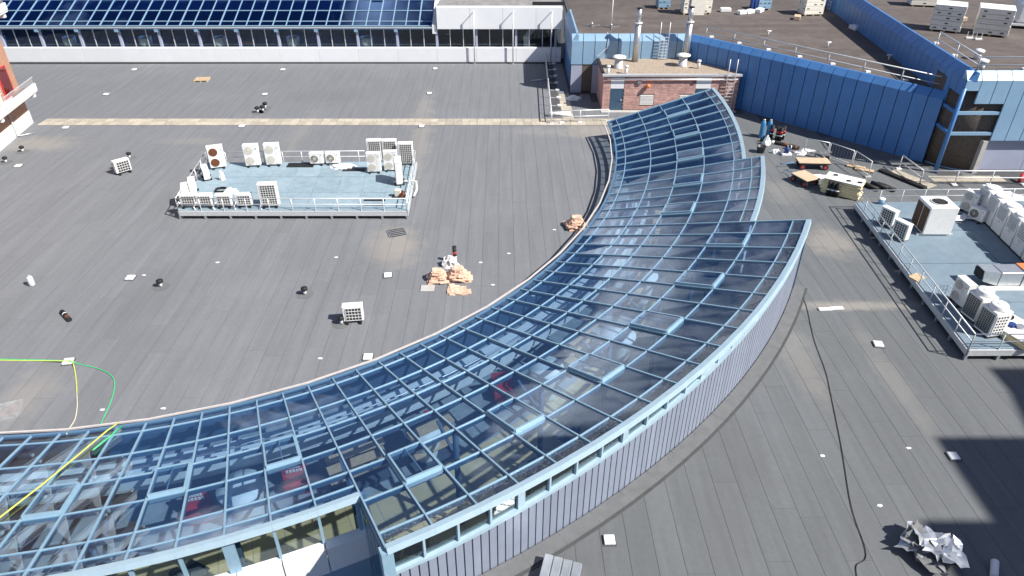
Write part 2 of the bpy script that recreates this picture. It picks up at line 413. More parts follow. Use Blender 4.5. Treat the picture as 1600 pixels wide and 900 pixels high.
def behind_blue(c):                            # ground hidden under the blue buildings
    if c.y > 62.3 and c.x > 5.2: return True
    if c.x > 15.4 and (c.x-15.2)*6.4+(c.y-62)*5.75 > 6: return True
    return c.x > 28.8 and c.y > 46
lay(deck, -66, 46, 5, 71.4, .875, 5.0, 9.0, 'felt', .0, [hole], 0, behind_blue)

# ------------------------------------------------------------ the crescent glass roof
base = pol(24, RI+5, 0)
cg = thing('curved_glass_roof', 'long crescent-shaped blue glass roof with stepped outer edge and pale blue bars', 'glass roof', base, world=True)
PUR = [.53, 2.14, 3.74, 5.36, 7.02]
def rows(k):
    R = seg(k)-RI
    r = [0.]+PUR+([8.8, 10.5] if seg(k) == R3 else [8.01] if seg(k) == R2 else [7.86] if seg(k) == R4 else [])
    if seg(k) == R1: r = [0.]+PUR[:4]+[7.05]
    return r+[R]
HATCH = [(1, 3), (4, 3), (7, 3), (10, 3), (13, 3)]+[(k, 5) for k in (16, 19, 22, 25, 28, 31)]+[(34, 3), (37, 3), (40, 3)]
UPN = lambda k: (pol(k, RI+1)-pol(k, RI)).cross(pol(k-.5, RI)-pol(k+.5, RI)).normalized() * (1 if (pol(k, RI+1)-pol(k, RI)).cross(pol(k-.5, RI)-pol(k+.5, RI)).z > 0 else -1)
for k in range(0, KEND):
    rr = rows(k); n = UPN(k+.5)
    for i in range(len(rr)-1):
        if (k, i) in HATCH: continue
        a, b = RI+rr[i]+.02, RI+rr[i+1]-.02; e = .0012*40/ (a if a else 1)
        q = [pol(k+e*.6, a), pol(k+1-e*.6, a), pol(k+1-e*.6, b), pol(k+e*.6, b)]
        q = [p+n*random.uniform(-.004, .004) for p in q]
        MB().hexa([p-n*.012 for p in q[::-1]]+[p for p in q[::-1]]).build('pane', 'glass_dusty' if (i == len(rr)-2 and k < 33) else 'glass_roof', cg)
for k in range(0, KEND+1):
    R = max(seg(max(k-1, 0)), seg(min(k, KEND-1)))
    end = k in (0, 9, 15, 33)
    ra = MB().bar(pol(k, RI-.03), pol(k, R-.02), .055, .09, UPN(k), .05)
    o = ra.build('rafter', 'frame', cg)
    MB().bar(pol(k, RI+.1), pol(k, R-.2), .06, .12, UPN(k), -.045).build('rafter_web', 'steel_blue', o)
segs = [(0, 9, R1), (9, 15, R2), (15, 33, R3), (33, KEND, R4)]
for (ka, kb, R) in segs:
    for r in rows(ka)[1:-1]:
        mb = MB(); mw_ = MB()
        for k in range(ka, kb):
            mb.bar(pol(k, RI+r), pol(k+1, RI+r), .042, .07, UPN(k+.5), .03)
            mw_.bar(pol(k, RI+r), pol(k+1, RI+r), .036, .15, UPN(k+.5), -.042)
        o = mb.build('purlin', 'frame', cg); mw_.build('purlin_web', 'steel_blue', o)
mb = MB(); gut = MB(); skirt = MB()
for k in range(0, KEND):
    mb.bar(pol(k, RI-.06)+Vector((0,0,.02)), pol(k+1, RI-.06)+Vector((0,0,.02)), .10, .14, top=.05)
    # stand-off kerb rail, in straight lengths of three bays
for k in range(0, KEND, 3):
    a, b = pol(k, RI-.34), pol(k+3, RI-.34); gut.bar(a, b, .07, .07, top=.05)
    mm_ = pol(k+1.5, RI-.3)
mb.build('eaves_bar', 'frame_dark', cg); gut.build('edge_flashing', 'hose_cream', cg)
MT['flash'] = mat('flash', (.55, .51, .49), .6, 0, .1, 3)
bpy.data.objects['edge_flashing'].data.materials[0] = MT['flash']
for (ka, kb, R) in segs:                       # fascia and its gutter
    f1 = MB()
    for k in range(ka, kb):
        f1.bar(pol(k, R-.03), pol(k+1, R-.03), .22, .22, UPN(k+.5), .06)
    f1.build('fascia', 'fascia', cg)
def fb(k, R): return pol(k, R).z-.20           # underside of fascia
# the outer wall of the wide segment: clerestory, ledge, cladding boards
def winh(k): return max(0., min(.78, .78*(k-20.6)/12.4+.06)) if k > 20.6 else 0.
WR = R3-.02
clad_me = None
nb = 5
for k in range(15, 33):
    for j in range(nb):
        k0, k1 = k+j/nb, k+(j+1)/nb
        g_ = .16/nb
        a, b = pol(k0+g_*.5, WR, 0), pol(k1-g_*.5, WR, 0)
        zt0, zt1 = fb(k0, R3)-winh(k0)-.16, fb(k1, R3)-winh(k1)-.16
        d = Vector((math.cos(phi(k)), math.sin(phi(k)), 0))*.03
        MB().hexa([a-d*2+Vector((0,0,.02)), b-d*2+Vector((0,0,.02)), b+d+Vector((0,0,.02)), a+d+Vector((0,0,.02)),
                   a-d*2+Vector((0,0,zt0)), b-d*2+Vector((0,0,zt1)), b+d+Vector((0,0,zt1)), a+d+Vector((0,0,zt0))]).build('cladding_board', 'clad', cg)
back = MB(); ledge = MB(); kerb = MB(); kerb2 = MB()
for k in range(15, 33):
    a, b = pol(k, WR-.1, 0), pol(k+1, WR-.1, 0)
    ta, tb = fb(k, R3)-winh(k)-.14, fb(k+1, R3)-winh(k+1)-.14
    d = Vector((math.cos(phi(k+.5)), math.sin(phi(k+.5)), 0))
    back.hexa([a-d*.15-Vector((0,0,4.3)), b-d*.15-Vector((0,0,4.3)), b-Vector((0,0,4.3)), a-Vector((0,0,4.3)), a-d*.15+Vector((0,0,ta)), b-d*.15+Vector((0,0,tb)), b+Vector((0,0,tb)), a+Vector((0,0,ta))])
    ledge.bar(pol(k, WR-.0, ta+.02), pol(k+1, WR-.0, tb+.02), .20, .14, top=.06)
    kerb.bar(pol(k, WR+.36, .02), pol(k+1, WR+.36, .02), .56, .10, top=.06)
    kerb2.bar(pol(k, WR+.70, 0.), pol(k+1, WR+.70, 0.), .10, .08, top=.025)
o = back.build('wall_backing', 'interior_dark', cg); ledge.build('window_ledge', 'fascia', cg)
MT['kerb'] = mat('kerb', (.140, .144, .146), .9, 0, .12, 2, .3, 30, dirt=((.19, .182, .17), .45, .5))
kerb.build('kerb_upstand', 'kerb', cg); kerb2.build('kerb_groove', 'felt_base', cg)
for i in range(16):
    k0, k1 = 21+i*.75, 21+(i+1)*.75
    e = .03
    z00, z01 = fb(k0, R3)-winh(k0)-.05, fb(k1, R3)-winh(k1)-.05
    q = [pol(k0+e, WR-.05, z00), pol(k1-e, WR-.05, z01), pol(k1-e, WR-.05, fb(k1, R3)+.02), pol(k0+e, WR-.05, fb(k0, R3)+.02)]
    d = Vector((math.cos(phi(k0)), math.sin(phi(k0)), 0))*.012
    MB().hexa([q[0]-d, q[1]-d, q[1]+d, q[0]+d, q[3]-d, q[2]-d, q[2]+d, q[3]+d]).build('window_pane', 'glass_win', cg)
    MB().bar(pol(k0, WR, fb(k0, R3)-winh(k0)-.1), pol(k0, WR, fb(k0, R3)+.05), .26 if i % 4 == 0 else .07, .12, Vector((math.cos(phi(k0)), math.sin(phi(k0)), 0)), .06).build('mullion', 'fascia', cg)
MB().bar(pol(33, R3-.1, -3), pol(33, R3-.1, fb(33, R3)+.1), .34, .3, Vector((math.cos(phi(33)), math.sin(phi(33)), 0)), .18).build('corner_post', 'frame', cg)
MB().bar(pol(15.1, R3-.02, 0), pol(15.1, R3-.02, fb(15, R3)+.1), .3, .3, Vector((math.cos(phi(15)), math.sin(phi(15)), 0)), .1).build('corner_post', 'frame_dark', cg)
# stepped gables
for (k, Ra, Rb, zb) in ((33, R4, R3, -4.3), (15, R2, R3, 0), (9, R1, R2, 0)):
    a, b = pol(k, Ra), pol(k, Rb)
    t = Vector((-math.sin(phi(k)), math.cos(phi(k)), 0))*.05
    mb = MB().hexa([Vector((a.x, a.y, zb))-t, Vector((b.x, b.y, zb))-t, Vector((b.x, b.y, zb))+t, Vector((a.x, a.y, zb))+t,
                    a-t-Vector((0,0,.1)), b-t-Vector((0,0,.1)), b+t-Vector((0,0,.1)), a+t-Vector((0,0,.1))])
    gw = mb.build('gable_wall', 'frame_dark', cg)
    if k == 33:
        for j in range(5):
            r0, r1 = Ra+.2+j*(Rb-Ra-.4)/5, Ra+.2+(j+1)*(Rb-Ra-.4)/5-.08
            q0, q1 = pol(k, r0), pol(k, r1); n_ = Vector((math.sin(phi(k)), -math.cos(phi(k)), 0))*.06
            MB().hexa([Vector((q0.x, q0.y, -.2))+n_, Vector((q1.x, q1.y, -.2))+n_, Vector((q1.x, q1.y, -.2))+n_*1.3, Vector((q0.x, q0.y, -.2))+n_*1.3,
                       q0+n_-Vector((0,0,.45)), q1+n_-Vector((0,0,.45)), q1+n_*1.3-Vector((0,0,.45)), q0+n_*1.3-Vector((0,0,.45))]).build('gable_pane', 'glass_win', gw)
# side of the narrow near segment: posts, panes, white panels
for k in range(33, KEND):
    for j in range(1):
        k0, k1 = k, k+1
        ft = fb(k0, R4)+.03; zb = pol(k, R4).z-1.75
        q = [pol(k0+.02, R4-.25, zb), pol(k1-.02, R4-.25, zb), pol(k1-.02, R4-.25, fb(k1, R4)+.03), pol(k0+.02, R4-.25, ft)]
        d = Vector((math.cos(phi(k)), math.sin(phi(k)), 0))*.012
        MB().hexa([q[0]-d, q[1]-d, q[1]+d, q[0]+d, q[3]-d, q[2]-d, q[2]+d, q[3]+d]).build('window_pane', 'glass_win', cg)
        wd = .34 if (k % 3 == 0 and j == 0) else .09
        MB().bar(pol(k0, R4-.2, zb-.1), pol(k0, R4-.2, ft), wd, .16, Vector((math.cos(phi(k0)), math.sin(phi(k0)), 0)), .08).build('mullion', 'frame', cg)
    zb = pol(k, R4).z-1.75
    MB().hexa([pol(k+.015, R4-.25, zb-1.15), pol(k+.985, R4-.25, zb-1.15), pol(k+.985, R4+.12, zb-1.15), pol(k+.015, R4+.12, zb-1.15),
               pol(k+.015, R4-.25, zb), pol(k+.985, R4-.25, zb), pol(k+.985, R4+.12, zb), pol(k+.015, R4+.12, zb)][::1]).build('white_panel', 'white_panel', cg)
# inner walls down to the hall, and sills
iw = MB(); ow = MB()
for k in range(0, KEND):
    iw.hexa([pol(k, RI-.5, -4.3), pol(k+1, RI-.5, -4.3), pol(k+1, RI-.28, -4.3), pol(k, RI-.28, -4.3), pol(k, RI-.5, -.02), pol(k+1, RI-.5, -.02), pol(k+1, RI-.28, -.02), pol(k, RI-.28, -.02)])
    R = seg(k)
    if k < 15: ow.hexa([pol(k, R-.3, -4.3), pol(k+1, R-.3, -4.3), pol(k+1, R-.1, -4.3), pol(k, R-.1, -4.3)]+[Vector((p.x, p.y, p.z-.3)) for p in (pol(k, R-.3), pol(k+1, R-.3), pol(k+1, R-.1), pol(k, R-.1))])
    if k >= 33: ow.hexa([pol(k, R-.4, -4.3), pol(k+1, R-.4, -4.3), pol(k+1, R-.2, -4.3), pol(k, R-.2, -4.3)]+[pol(k, R-.4, pol(k, R4).z-2.8), pol(k+1, R-.4, pol(k, R4).z-2.8), pol(k+1, R-.2, pol(k, R4).z-2.8), pol(k, R-.2, pol(k, R4).z-2.8)])
iw.build('inner_wall', 'steel_blue', cg); ow.build('outer_wall', 'lightblue', cg)
t = Vector((-math.sin(phi(0)), math.cos(phi(0)), 0))*.05
a, b = pol(0, RI+.3), pol(0, R1)
MB().hexa([Vector((a.x, a.y, -4.3))-t, Vector((b.x, b.y, -4.3))-t, Vector((b.x, b.y, -4.3))+t, Vector((a.x, a.y, -4.3))+t, a-t-Vector((0,0,.1)), b-t-Vector((0,0,.1)), b+t-Vector((0,0,.1)), a+t-Vector((0,0,.1))]).build('gable_wall', 'frame_dark', cg)
# roof windows: things of the roof, each with frame, pane and bars
for (k, i) in HATCH:
    r = rows(k); a, b = RI+r[i]+.04, RI+r[i+1]-.04; n = UPN(k+.5); e = .05
    P = [pol(k+e, a), pol(k+1-e, a), pol(k+1-e, b), pol(k+e, b)]
    up = [p+n*(.135 if j in (1, 2) else .125) for j, p in enumerate(P)]
    fr = MB()
    for j in range(4): fr.bar(up[j], up[(j+1) % 4], .06 if j != 2 else .09, .16, n, .02)
    h = fr.build('roof_window', 'frame', cg)
    q = up[::-1]; MB().hexa([p-n*.012 for p in q]+q).build('pane', 'glass_roof', h)
    MB().bar((up[0]+up[1])/2, (up[2]+up[3])/2, .035, .05, n, .0).build('glazing_bar', 'frame_dark', h)

# ------------------------------------------------------------ hall under the glass
FZ = -2.9
fl = MB()
for k in range(0, KEND):
    R = seg(k); fl.hexa([pol(k, RI-.5, FZ-.2), pol(k+1, RI-.5, FZ-.2), pol(k+1, R-.1, FZ-.2), pol(k, R-.1, FZ-.2), pol(k, RI-.5, FZ), pol(k+1, RI-.5, FZ), pol(k+1, R-.1, FZ), pol(k, R-.1, FZ)])
hf = fl.build('hall_floor', 'interior_grey'); struct(hf)
for k in range(0, KEND):                        # large floor tiles near the outer side
    R = seg(k)
    nt_ = int((R-.35-RI-4.0)/1.35)
    for j in range(nt_):
        w_ = (R-.35-RI-4.0)/nt_; ra, rb = RI+4.0+j*w_, RI+4.0+(j+1)*w_-.03
        MB().hexa([pol(k+.012, ra, FZ+.001), pol(k+.988, ra, FZ+.001), pol(k+.988, rb, FZ+.001), pol(k+.012, rb, FZ+.001),
                   pol(k+.012, ra, FZ+.012), pol(k+.988, ra, FZ+.012), pol(k+.988, rb, FZ+.012), pol(k+.012, rb, FZ+.012)]).build('floor_tile', 'floor', hf)
def ring(mb, k0, k1, ra, rb, z0, z1, st=1):
    k = k0
    while k < k1-1e-6:
        n = min(k+st, k1)
        mb.hexa([pol(k, ra, z0), pol(n, ra, z0), pol(n, rb, z0), pol(k, rb, z0), pol(k, ra, z1), pol(n, ra, z1), pol(n, rb, z1), pol(k, rb, z1)]); k = n
    return mb
gl = thing('gallery', 'white curved gallery ledge with handrail along the inner wall under the glass', 'gallery', pol(28, RI+1.6, -2.2), world=True)
ring(MB(), 8, KEND, RI+.9, RI+2.3, -.95, -.72).build('slab', 'interior_white', gl)
ring(MB(), 8, KEND, RI+2.2, RI+2.36, -.80, -.10).build('parapet', 'interior_white', gl)
ring(MB(), 8, KEND, RI+.25, RI+.9, -1.3, -1.1).build('gutter_tray', 'interior_grey', gl)
hr = MB(); hr.tube([pol(k, RI+2.28, .18) for k in range(8, KEND+1)], .04, 6); hr.build('handrail', 'galv', gl)
for k in range(9, KEND, 3):
    MB().bar(pol(k, RI+2.28, -.12), pol(k, RI+2.28, .2), .05, .05).build('handrail_post', 'galv', gl)
    c = thing('hall_column', 'slim dark blue steel column under the glass roof, %s from the near end' % (['first','second','third','fourth','fifth','sixth','seventh','eighth','ninth','tenth','eleventh','twelfth','thirteenth'][(45-k)//3]), 'column', pol(k, RI+7.0, FZ), group='columns under the glass roof')
    MB().tube([(0,0,.02), (0,0,pol(k, RI+7).z-FZ-.3)], .11, 10).build('shaft', 'steel_blue', c)
    MB().lathe([(.2,0.014),(.2,.05)], n=12).build('base_plate', 'steel_blue', c)
    MB().bar((0,0,pol(k,RI+7).z-FZ-1.4), Vector((pol(k,RI+5.6)-pol(k,RI+7,FZ)).xyz)-Vector((0,0,.35)), .1, .1).build('brace', 'steel_blue', c)
# kiosks, tables, benches and signs on the hall floor
def kiosk(k, r, label, rr=.75, h=1.5):
    t_ = thing('kiosk', label, 'kiosk', pol(k, RI+r, FZ), group='white round kiosks in the hall')
    MB().lathe([(rr*.62, .012), (rr*.7, .3), (rr*.95, h*.9), (rr, h)], n=20).build('drum', 'interior_white', t_)
    MB().lathe([(rr*.9, h+.001), (rr*1.12, h+.06), (rr*1.12, h+.13), (rr*.2, h+.2)], n=20).build('lid', 'interior_white', t_)
for i, (px_, py_) in enumerate(((388, 800), (664, 700), (852, 605), (962, 556), (1000, 458), (1075, 300))):
    p_ = G(px_, py_, FZ+.6); r_ = math.hypot(p_.x-CX, p_.y-CY)-RI; k_ = (5.324-math.degrees(math.atan2(p_.y-CY, p_.x-CX)))/2.082
    kiosk(k_, r_, ['white round kiosk under the near narrow end of the glass', 'white round kiosk beside the red stand nearest the step in the glass', 'white round kiosk between two tan floor areas under the glass', 'white round kiosk below the middle of the crescent',
          'white round kiosk under the cloudy reflections', 'white round kiosk under the far end of the crescent'][i], [.8, .75, .75, .8, .8, .8][i], [1.9, 1.7, 1.7, 1.8, 1.7, 1.7][i])
def text(name, body, m, size, M, parent, ext=.004):
    cu = bpy.data.curves.new(name, 'FONT'); cu.body = body; cu.size = size; cu.extrude = ext; cu.align_x = 'CENTER'; cu.align_y = 'CENTER'; cu.resolution_u = 2
    o = bpy.data.objects.new('tmp', cu); COL.objects.link(o); dg = bpy.context.evaluated_depsgraph_get()
    me = bpy.data.meshes.new_from_object(o.evaluated_get(dg)); bpy.data.objects.remove(o)
    me.materials.clear(); me.materials.append(MT[m]); return link(name, me, parent, M)
for i, (px_, py_, lb) in enumerate(((315, 797, 'red promotional stand with white lettering below the small roof window'), (466, 752, 'red promotional stand with white lettering near the glass step'), (556, 722, 'red promotional stand just left of the glass step'),
                               (684, 668, 'red promotional stand right of the white kiosk near the step'), (787, 608, 'red promotional stand beside tan floor under the middle of the glass'))):
    p = G(px_, py_+14, FZ); t_ = thing('display_stand', lb, 'display', p, .25, group='red display stands in the hall')
    MB().box(-.5, .5, -.28, .28, .014, .62).build('counter', 'red', t_, .02)
    MB().hexa([(-.5,.16,.62),(.5,.16,.62),(.5,.24,.62),(-.5,.24,.62),(-.5,.32,1.3),(.5,.32,1.3),(.5,.40,1.3),(-.5,.40,1.3)]).build('board', 'red', t_)
    for z_, w_ in ((1.06, .26), (.9, .34)):
        for j in range(5): MB().box(-w_+j*w_*.4, -w_+j*w_*.4+w_*.3, .11+(z_-.62)*.23, .15+(z_-.62)*.23, z_, z_+.11).build('letter', 'paper', t_)
for i, (k, r) in enumerate([(kk+.5, 9.4) for kk in range(16, 33)]+[(kk+.5, 6.9) for kk in range(2, 13, 2)]):
    p = pol(k, RI+r, FZ)
    if i < 17 and i % 4 == 3: continue
    t_ = thing('bench', 'grey hall bench against the outer wall under glass, number %s along the curve' % ['one','two','three','four','five','six','seven','eight','nine','ten','eleven','twelve','thirteen','fourteen','fifteen','sixteen','seventeen','eighteen','nineteen','twenty','twenty-one','twenty-two','twenty-three'][i], 'bench', p, phi(k)+math.pi/2, group='grey benches along the outer side of the hall')
    MB().box(-.6, .6, -.25, .25, .40, .48).build('seat', 'interior_grey', t_, .01)
    for sx in (-.5, .5): MB().box(sx-.04, sx+.04, -.2, .2, .014, .40).build('leg', 'steel_blue', t_)
for i, (k, r) in enumerate(((31.6, 7.6), (28.5, 7.4), (27.3, 7.0), (25.4, 6.6), (23.2, 6.8), (18.4, 7.6), (17.2, 6.8), (11.5, 4.6), (8.5, 4.8), (37.6, 5.6), (39.3, 5.9))):
    t_ = thing('table', 'dark table with stools on the hall floor, %s from the near end' % ['tenth','ninth','eighth','seventh','sixth','fifth','fourth','third','second','first','eleventh'][(i+10) % 11], 'table', pol(k, RI+r, FZ), .3*i, group='tables on the hall floor')
    MB().box(-.45, .45, -.45, .45, .72, .76).build('top', 'interior_dark', t_, .01); MB().tube([(0,0,.012),(0,0,.72)], .05, 8).build('leg', 'galv', t_)
    for (sx, sy) in ((.8, .1), (-.8, -.1)): MB().lathe([(.14,.012),(.05,.05),(.05,.4),(.2,.42),(.2,.47)], (sx, sy, 0), 10).build('stool', 'interior_dark', t_)
for i, (k, r, s_) in enumerate(((32.2, 3.2, 1.2), (29.5, 3.6, 1.0), (21.5, 3.4, 1.1), (16.0, 3.6, 1.3), (10., 3.0, 1.2))):
    t_ = thing('shelf_unit', 'tall dark shop shelf unit below the gallery, %s from the near end' % ['first','second','third','fourth','fifth'][i], 'shelf', pol(k, RI+r, FZ), phi(k)+math.pi/2, group='shop shelves in the hall')
    MB().box(-s_, s_, -.3, .3, .004, .25).build('plinth', 'interior_dark', t_); MB().box(-s_, s_, .22, .3, .25, 2.2).build('back_panel', 'interior_dark', t_)
    for z_ in (.8, 1.4, 2.0): MB().box(-s_, s_, -.28, .22, z_, z_+.05).build('shelf', 'wood', t_)
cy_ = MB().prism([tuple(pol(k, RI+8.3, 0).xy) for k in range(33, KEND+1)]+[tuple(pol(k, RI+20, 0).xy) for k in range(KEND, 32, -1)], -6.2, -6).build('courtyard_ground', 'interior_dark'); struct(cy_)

# ------------------------------------------------------------ long glazed building at the back
LB = thing('long_skylight_building', 'long low building with white parapet, dark window band and sloping navy glass roof', 'building', (-20, 71, 0), world=True)
LX0, LXS, LX1 = -62., -7.8, 4.85                # left end, end of the glass roof, right end
PY = 71.2                                      # parapet face
MB().box(LX0, LX1, PY-.12, PY+.4, -.01, .10).build('kerb', 'felt_base', LB)
x = LX0; pw = 3.9
while x < LX1-.1:
    x1 = min(x+pw, LX1)
    MB().box(x+.01, x1-.01, PY, PY+.45, .12, 1.50).build('parapet_panel', 'white_panel', LB, .015); x = x1
MB().box(LX0, LX1, PY+.45, PY+.75, 1.2, 1.42).build('sill', 'lightblue', LB)
WYf = PY+.78
bay = 1.3
nx = int((LX1-LX0)/bay)
for i in range(nx+1):
    xa = LX0+i*bay
    if xa > LX1-.2: break
    xb = min(xa+bay, LX1)
    MB().box(xa+.05, xb-.05, WYf, WYf+.02, 1.42, 3.18).build('window_pane', 'glass_win', LB)
    big = i % 3 == 0
    w2 = .11 if big else .035
    MB().box(xa-w2, xa+w2, WYf-(.22 if big else .04), WYf+.04, 1.42, 3.2).build('column' if big else 'mullion', 'lavender' if big else 'rail', LB)
    if big and xa < LXS: MB().box(xa-.2, xa+.12, WYf-.55, WYf-.2, 2.95, 3.2).build('gutter_bracket', 'lightblue', LB)
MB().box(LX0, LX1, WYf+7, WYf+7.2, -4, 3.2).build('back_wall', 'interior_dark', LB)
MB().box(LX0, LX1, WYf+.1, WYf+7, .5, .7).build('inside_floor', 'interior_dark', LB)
MB().box(LX0, LXS, WYf-.5, WYf-.05, 3.2, 3.34).build('gutter', 'frame_dark', LB)
MB().box(LX0, LXS, WYf-.52, WYf-.46, 3.3, 3.42).build('gutter_edge', 'rail', LB)
# sloping glass
AL = rad(21); SY, SZ = WYf-.1, 3.42
def slp(x_, s_): return Vector((x_, SY+s_*math.cos(AL), SZ+s_*math.sin(AL)))
srow = [0., .75, 2.55, 4.4, 6.2, 8.0, 9.8]
nsn = Vector((0, -math.sin(AL), math.cos(AL)))
nb_ = int((LXS-LX0)/bay)
hat = lambda i: (i % 3 == 1)
for i in range(nb_+1):
    xa = LXS-(i+1)*bay; xb = xa+bay
    for j in range(len(srow)-1):
        q = [slp(xa+.03, srow[j]+.03), slp(xb-.03, srow[j]+.03), slp(xb-.03, srow[j+1]-.03), slp(xa+.03, srow[j+1]-.03)]
        if j == 3 and hat(i):
            up = [p+nsn*.2 for p in q]; fr = MB()
            for e in range(4): fr.bar(up[e], up[(e+1) % 4], .1, .2, nsn, .03)
            h = fr.build('roof_window', 'frame', LB); MB().hexa([p-nsn*.01 for p in up]+up).build('pane', 'glass_sky', h)
        else: MB().hexa([p-nsn*.01 for p in q]+q).build('pane', 'glass_sky', LB)
    MB().bar(slp(xa, 0), slp(xa, srow[-1]), .09 if i % 3 else .12, .14, nsn, .05).build('rafter', 'frame', LB)
for s_ in srow[:-1]: MB().bar(slp(LX0, s_), slp(LXS, s_), .09, .12, nsn, .045).build('purlin', 'frame', LB)
MB().box(LX0, LXS, slp(0, 9.8).y, slp(0, 9.8).y+.4, 3.0, slp(0, 9.8).z+.25).build('ridge', 'white_panel', LB)
# end wall of the glass roof and the block to its right
a = slp(LXS+.15, -.3); b = slp(LXS+.15, 9.9)
MB().hexa([(LXS+.02, a.y, 2.75), (LXS+.42, a.y, 2.75), (LXS+.42, b.y, 2.75), (LXS+.02, b.y, 2.75), (LXS+.02, a.y, a.z+.25), (LXS+.42, a.y, a.z+.25), (LXS+.42, b.y, b.z+.25), (LXS+.02, b.y, b.z+.25)]).build('end_fin', 'white_panel', LB)
x = LXS+.5
while x < LX1-.1:
    x1 = min(x+3.2, LX1); MB().box(x+.01, x1-.01, PY+.25, PY+.6, 3.22, 5.25).build('upper_parapet_panel', 'white_panel', LB, .015); x = x1
MB().box(LXS+.45, LX1+.1, PY+.6, PY+26, 4.85, 5.0).build('flat_roof', 'pale_felt', LB)
MB().box(LXS+.45, LX1, PY+.62, PY+.72, 5.0, 5.32).build('parapet_cap', 'rail', LB)
MB().box(2.0, 5.1, PY+2.2, PY+2.3, 5.0, 5.35).build('roof_upstand', 'dark', LB)
for i, (px_, lb) in enumerate(((741.5, 'tall thin grey pole before the white parapet, leftmost of three'), (801, 'tall thin grey pole before the white parapet, middle of three'), (859.5, 'tall thin grey pole before the white parapet, nearest the blue building'))):
    p = G(px_+.5, 99.5); t_ = thing('pole', lb, 'pole', (p.x, PY-.35, 0), group='poles before the white parapet')
    MB().tube([(0,0,0), (0,0,5.0)], .06, 8).build('shaft', 'rail', t_); MB().tube([(0,0,4.95), (-.1,.62,4.75)], .04, 6).build('arm', 'rail', t_)
    MB().box(-.14, .14, -.14, .14, 0, .03).build('base_plate', 'galv', t_)
for i, px_ in enumerate((3, 113, 231, 346, 460, 574)):
    p = GY(px_, 72, WYf+.9)
    t_ = thing('drum_planter', 'white round planter standing behind the dark window band, number %s from the left' % ['one', 'two', 'three', 'four', 'five', 'six'][i], 'planter', (p.x, WYf+.75, .95), group='white planters in the window band')
    MB().lathe([(.46, 0), (.58, .4), (.64, 1.25), (.58, 1.25), (.58, 1.1)], n=18).build('tub', 'white', t_); MB().lathe([(.49, 1.0), (.49, 1.1)], n=16).build('soil', 'soil', t_)

# ------------------------------------------------------------ blue building, lit front and shaded diagonal front
BB = thing('blue_clad_building', 'blue metal-clad building with brown felt roof behind the brick plant room', 'building', (12, 62, 0), world=True)
BY, BT = 62.0, 4.95
bx0, bx1 = 5.1, 15.1
D0 = Vector((15.1, 62.0)); D1 = Vector((28.9, 46.55))
def wallrun(parent, A, B, z0, z1, cham, m, name='wall_panel', th=.12, wd=1.0, mfun=None, coping=True):
    """upright panels from A to B with a sloping coping piece on top; outward is to the right of A->B"""
    d = (B-A); L = d.length; d.normalize(); n = Vector((d.y, -d.x)); c = int(round(L/wd)); s_ = L/c
    for i in range(c):
        a = A+d*(i*s_+.026); b = A+d*((i+1)*s_-.026)
        zz0 = z0(i) if callable(z0) else z0
        if zz0 is None: continue
        MB().hexa([(a.x, a.y, zz0), (b.x, b.y, zz0), (b.x-n.x*th, b.y-n.y*th, zz0), (a.x-n.x*th, a.y-n.y*th, zz0),
                   (a.x, a.y, z1-cham), (b.x, b.y, z1-cham), (b.x-n.x*th, b.y-n.y*th, z1-cham), (a.x-n.x*th, a.y-n.y*th, z1-cham)]).build(name, m, parent)
        if coping:
            i_ = cham*.9
            MB().hexa([(a.x, a.y, z1-cham+.003), (b.x, b.y, z1-cham+.003), (b.x-n.x*(i_+.15), b.y-n.y*(i_+.15), z1-cham+.003), (a.x-n.x*(i_+.15), a.y-n.y*(i_+.15), z1-cham+.003),
                       (a.x-n.x*i_, a.y-n.y*i_, z1), (b.x-n.x*i_, b.y-n.y*i_, z1), (b.x-n.x*(i_+.15), b.y-n.y*(i_+.15), z1), (a.x-n.x*(i_+.15), a.y-n.y*(i_+.15), z1)]).build('coping', m, parent)
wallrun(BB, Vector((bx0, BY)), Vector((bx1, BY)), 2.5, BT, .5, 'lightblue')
MB().box(bx0, bx1, BY+.13, BY+.25, 0, BT-.5).build('wall_core', 'dark', BB)
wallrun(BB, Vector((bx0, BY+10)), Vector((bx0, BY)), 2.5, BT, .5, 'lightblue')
MB().box(bx0+.13, bx0+.3, BY+.3, BY+10, 0, BT-.5).build('side_core', 'blue', BB)
MB().box(bx0+.05, bx0+1.0, BY+.05, BY+.128, 0, 2.48).build('lower_panel', 'lavender', BB)
MB().box(bx0+1.9, bx0+2.9, BY-.15, BY+.12, 0, 2.48).build('pier', 'lavender', BB)
for xa in (bx0+1.02, bx0+2.92): MB().box(xa, xa+.86, BY+.06, BY+.125, .1, 2.48).build('brown_panel', 'pebble', BB)
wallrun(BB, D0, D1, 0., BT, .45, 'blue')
dd = (D1-D0).normalized(); dn = Vector((dd.y, -dd.x))
core = MB(); A, B = D0-dn*.13, D1-dn*.13; C_, D_ = B-dn*.2, A-dn*.2
core.prism([tuple(A), tuple(B), tuple(C_), tuple(D_)], 0, BT-.5).build('wall_core', 'dark', BB)
ROOFZ = 4.62
rp = [(bx0+.3, BY+.3), (bx1+.1, BY+.3), tuple(D0-dn*.3), tuple(D1-dn*.3), (29.2, 47.5), (33., 112), (bx0+.3, 112)]
rb = MB().prism(rp, ROOFZ-.3, ROOFZ).build('brown_flat_roof', 'felt_base', BB)
E0, E1 = D0-dn*.66, D1-dn*.66
OUTB = [[(0, 62.66), (0, 40), (40, 40), tuple(E1+dd*3), tuple(E1), tuple(E0), (E0.x-.2, 62.66)], [(28.75, 40), (60, 40), (60, 120), (35.2, 120), (32.3, 86)], [(0, 40), (5.75, 40), (5.75, 120), (0, 120)]]
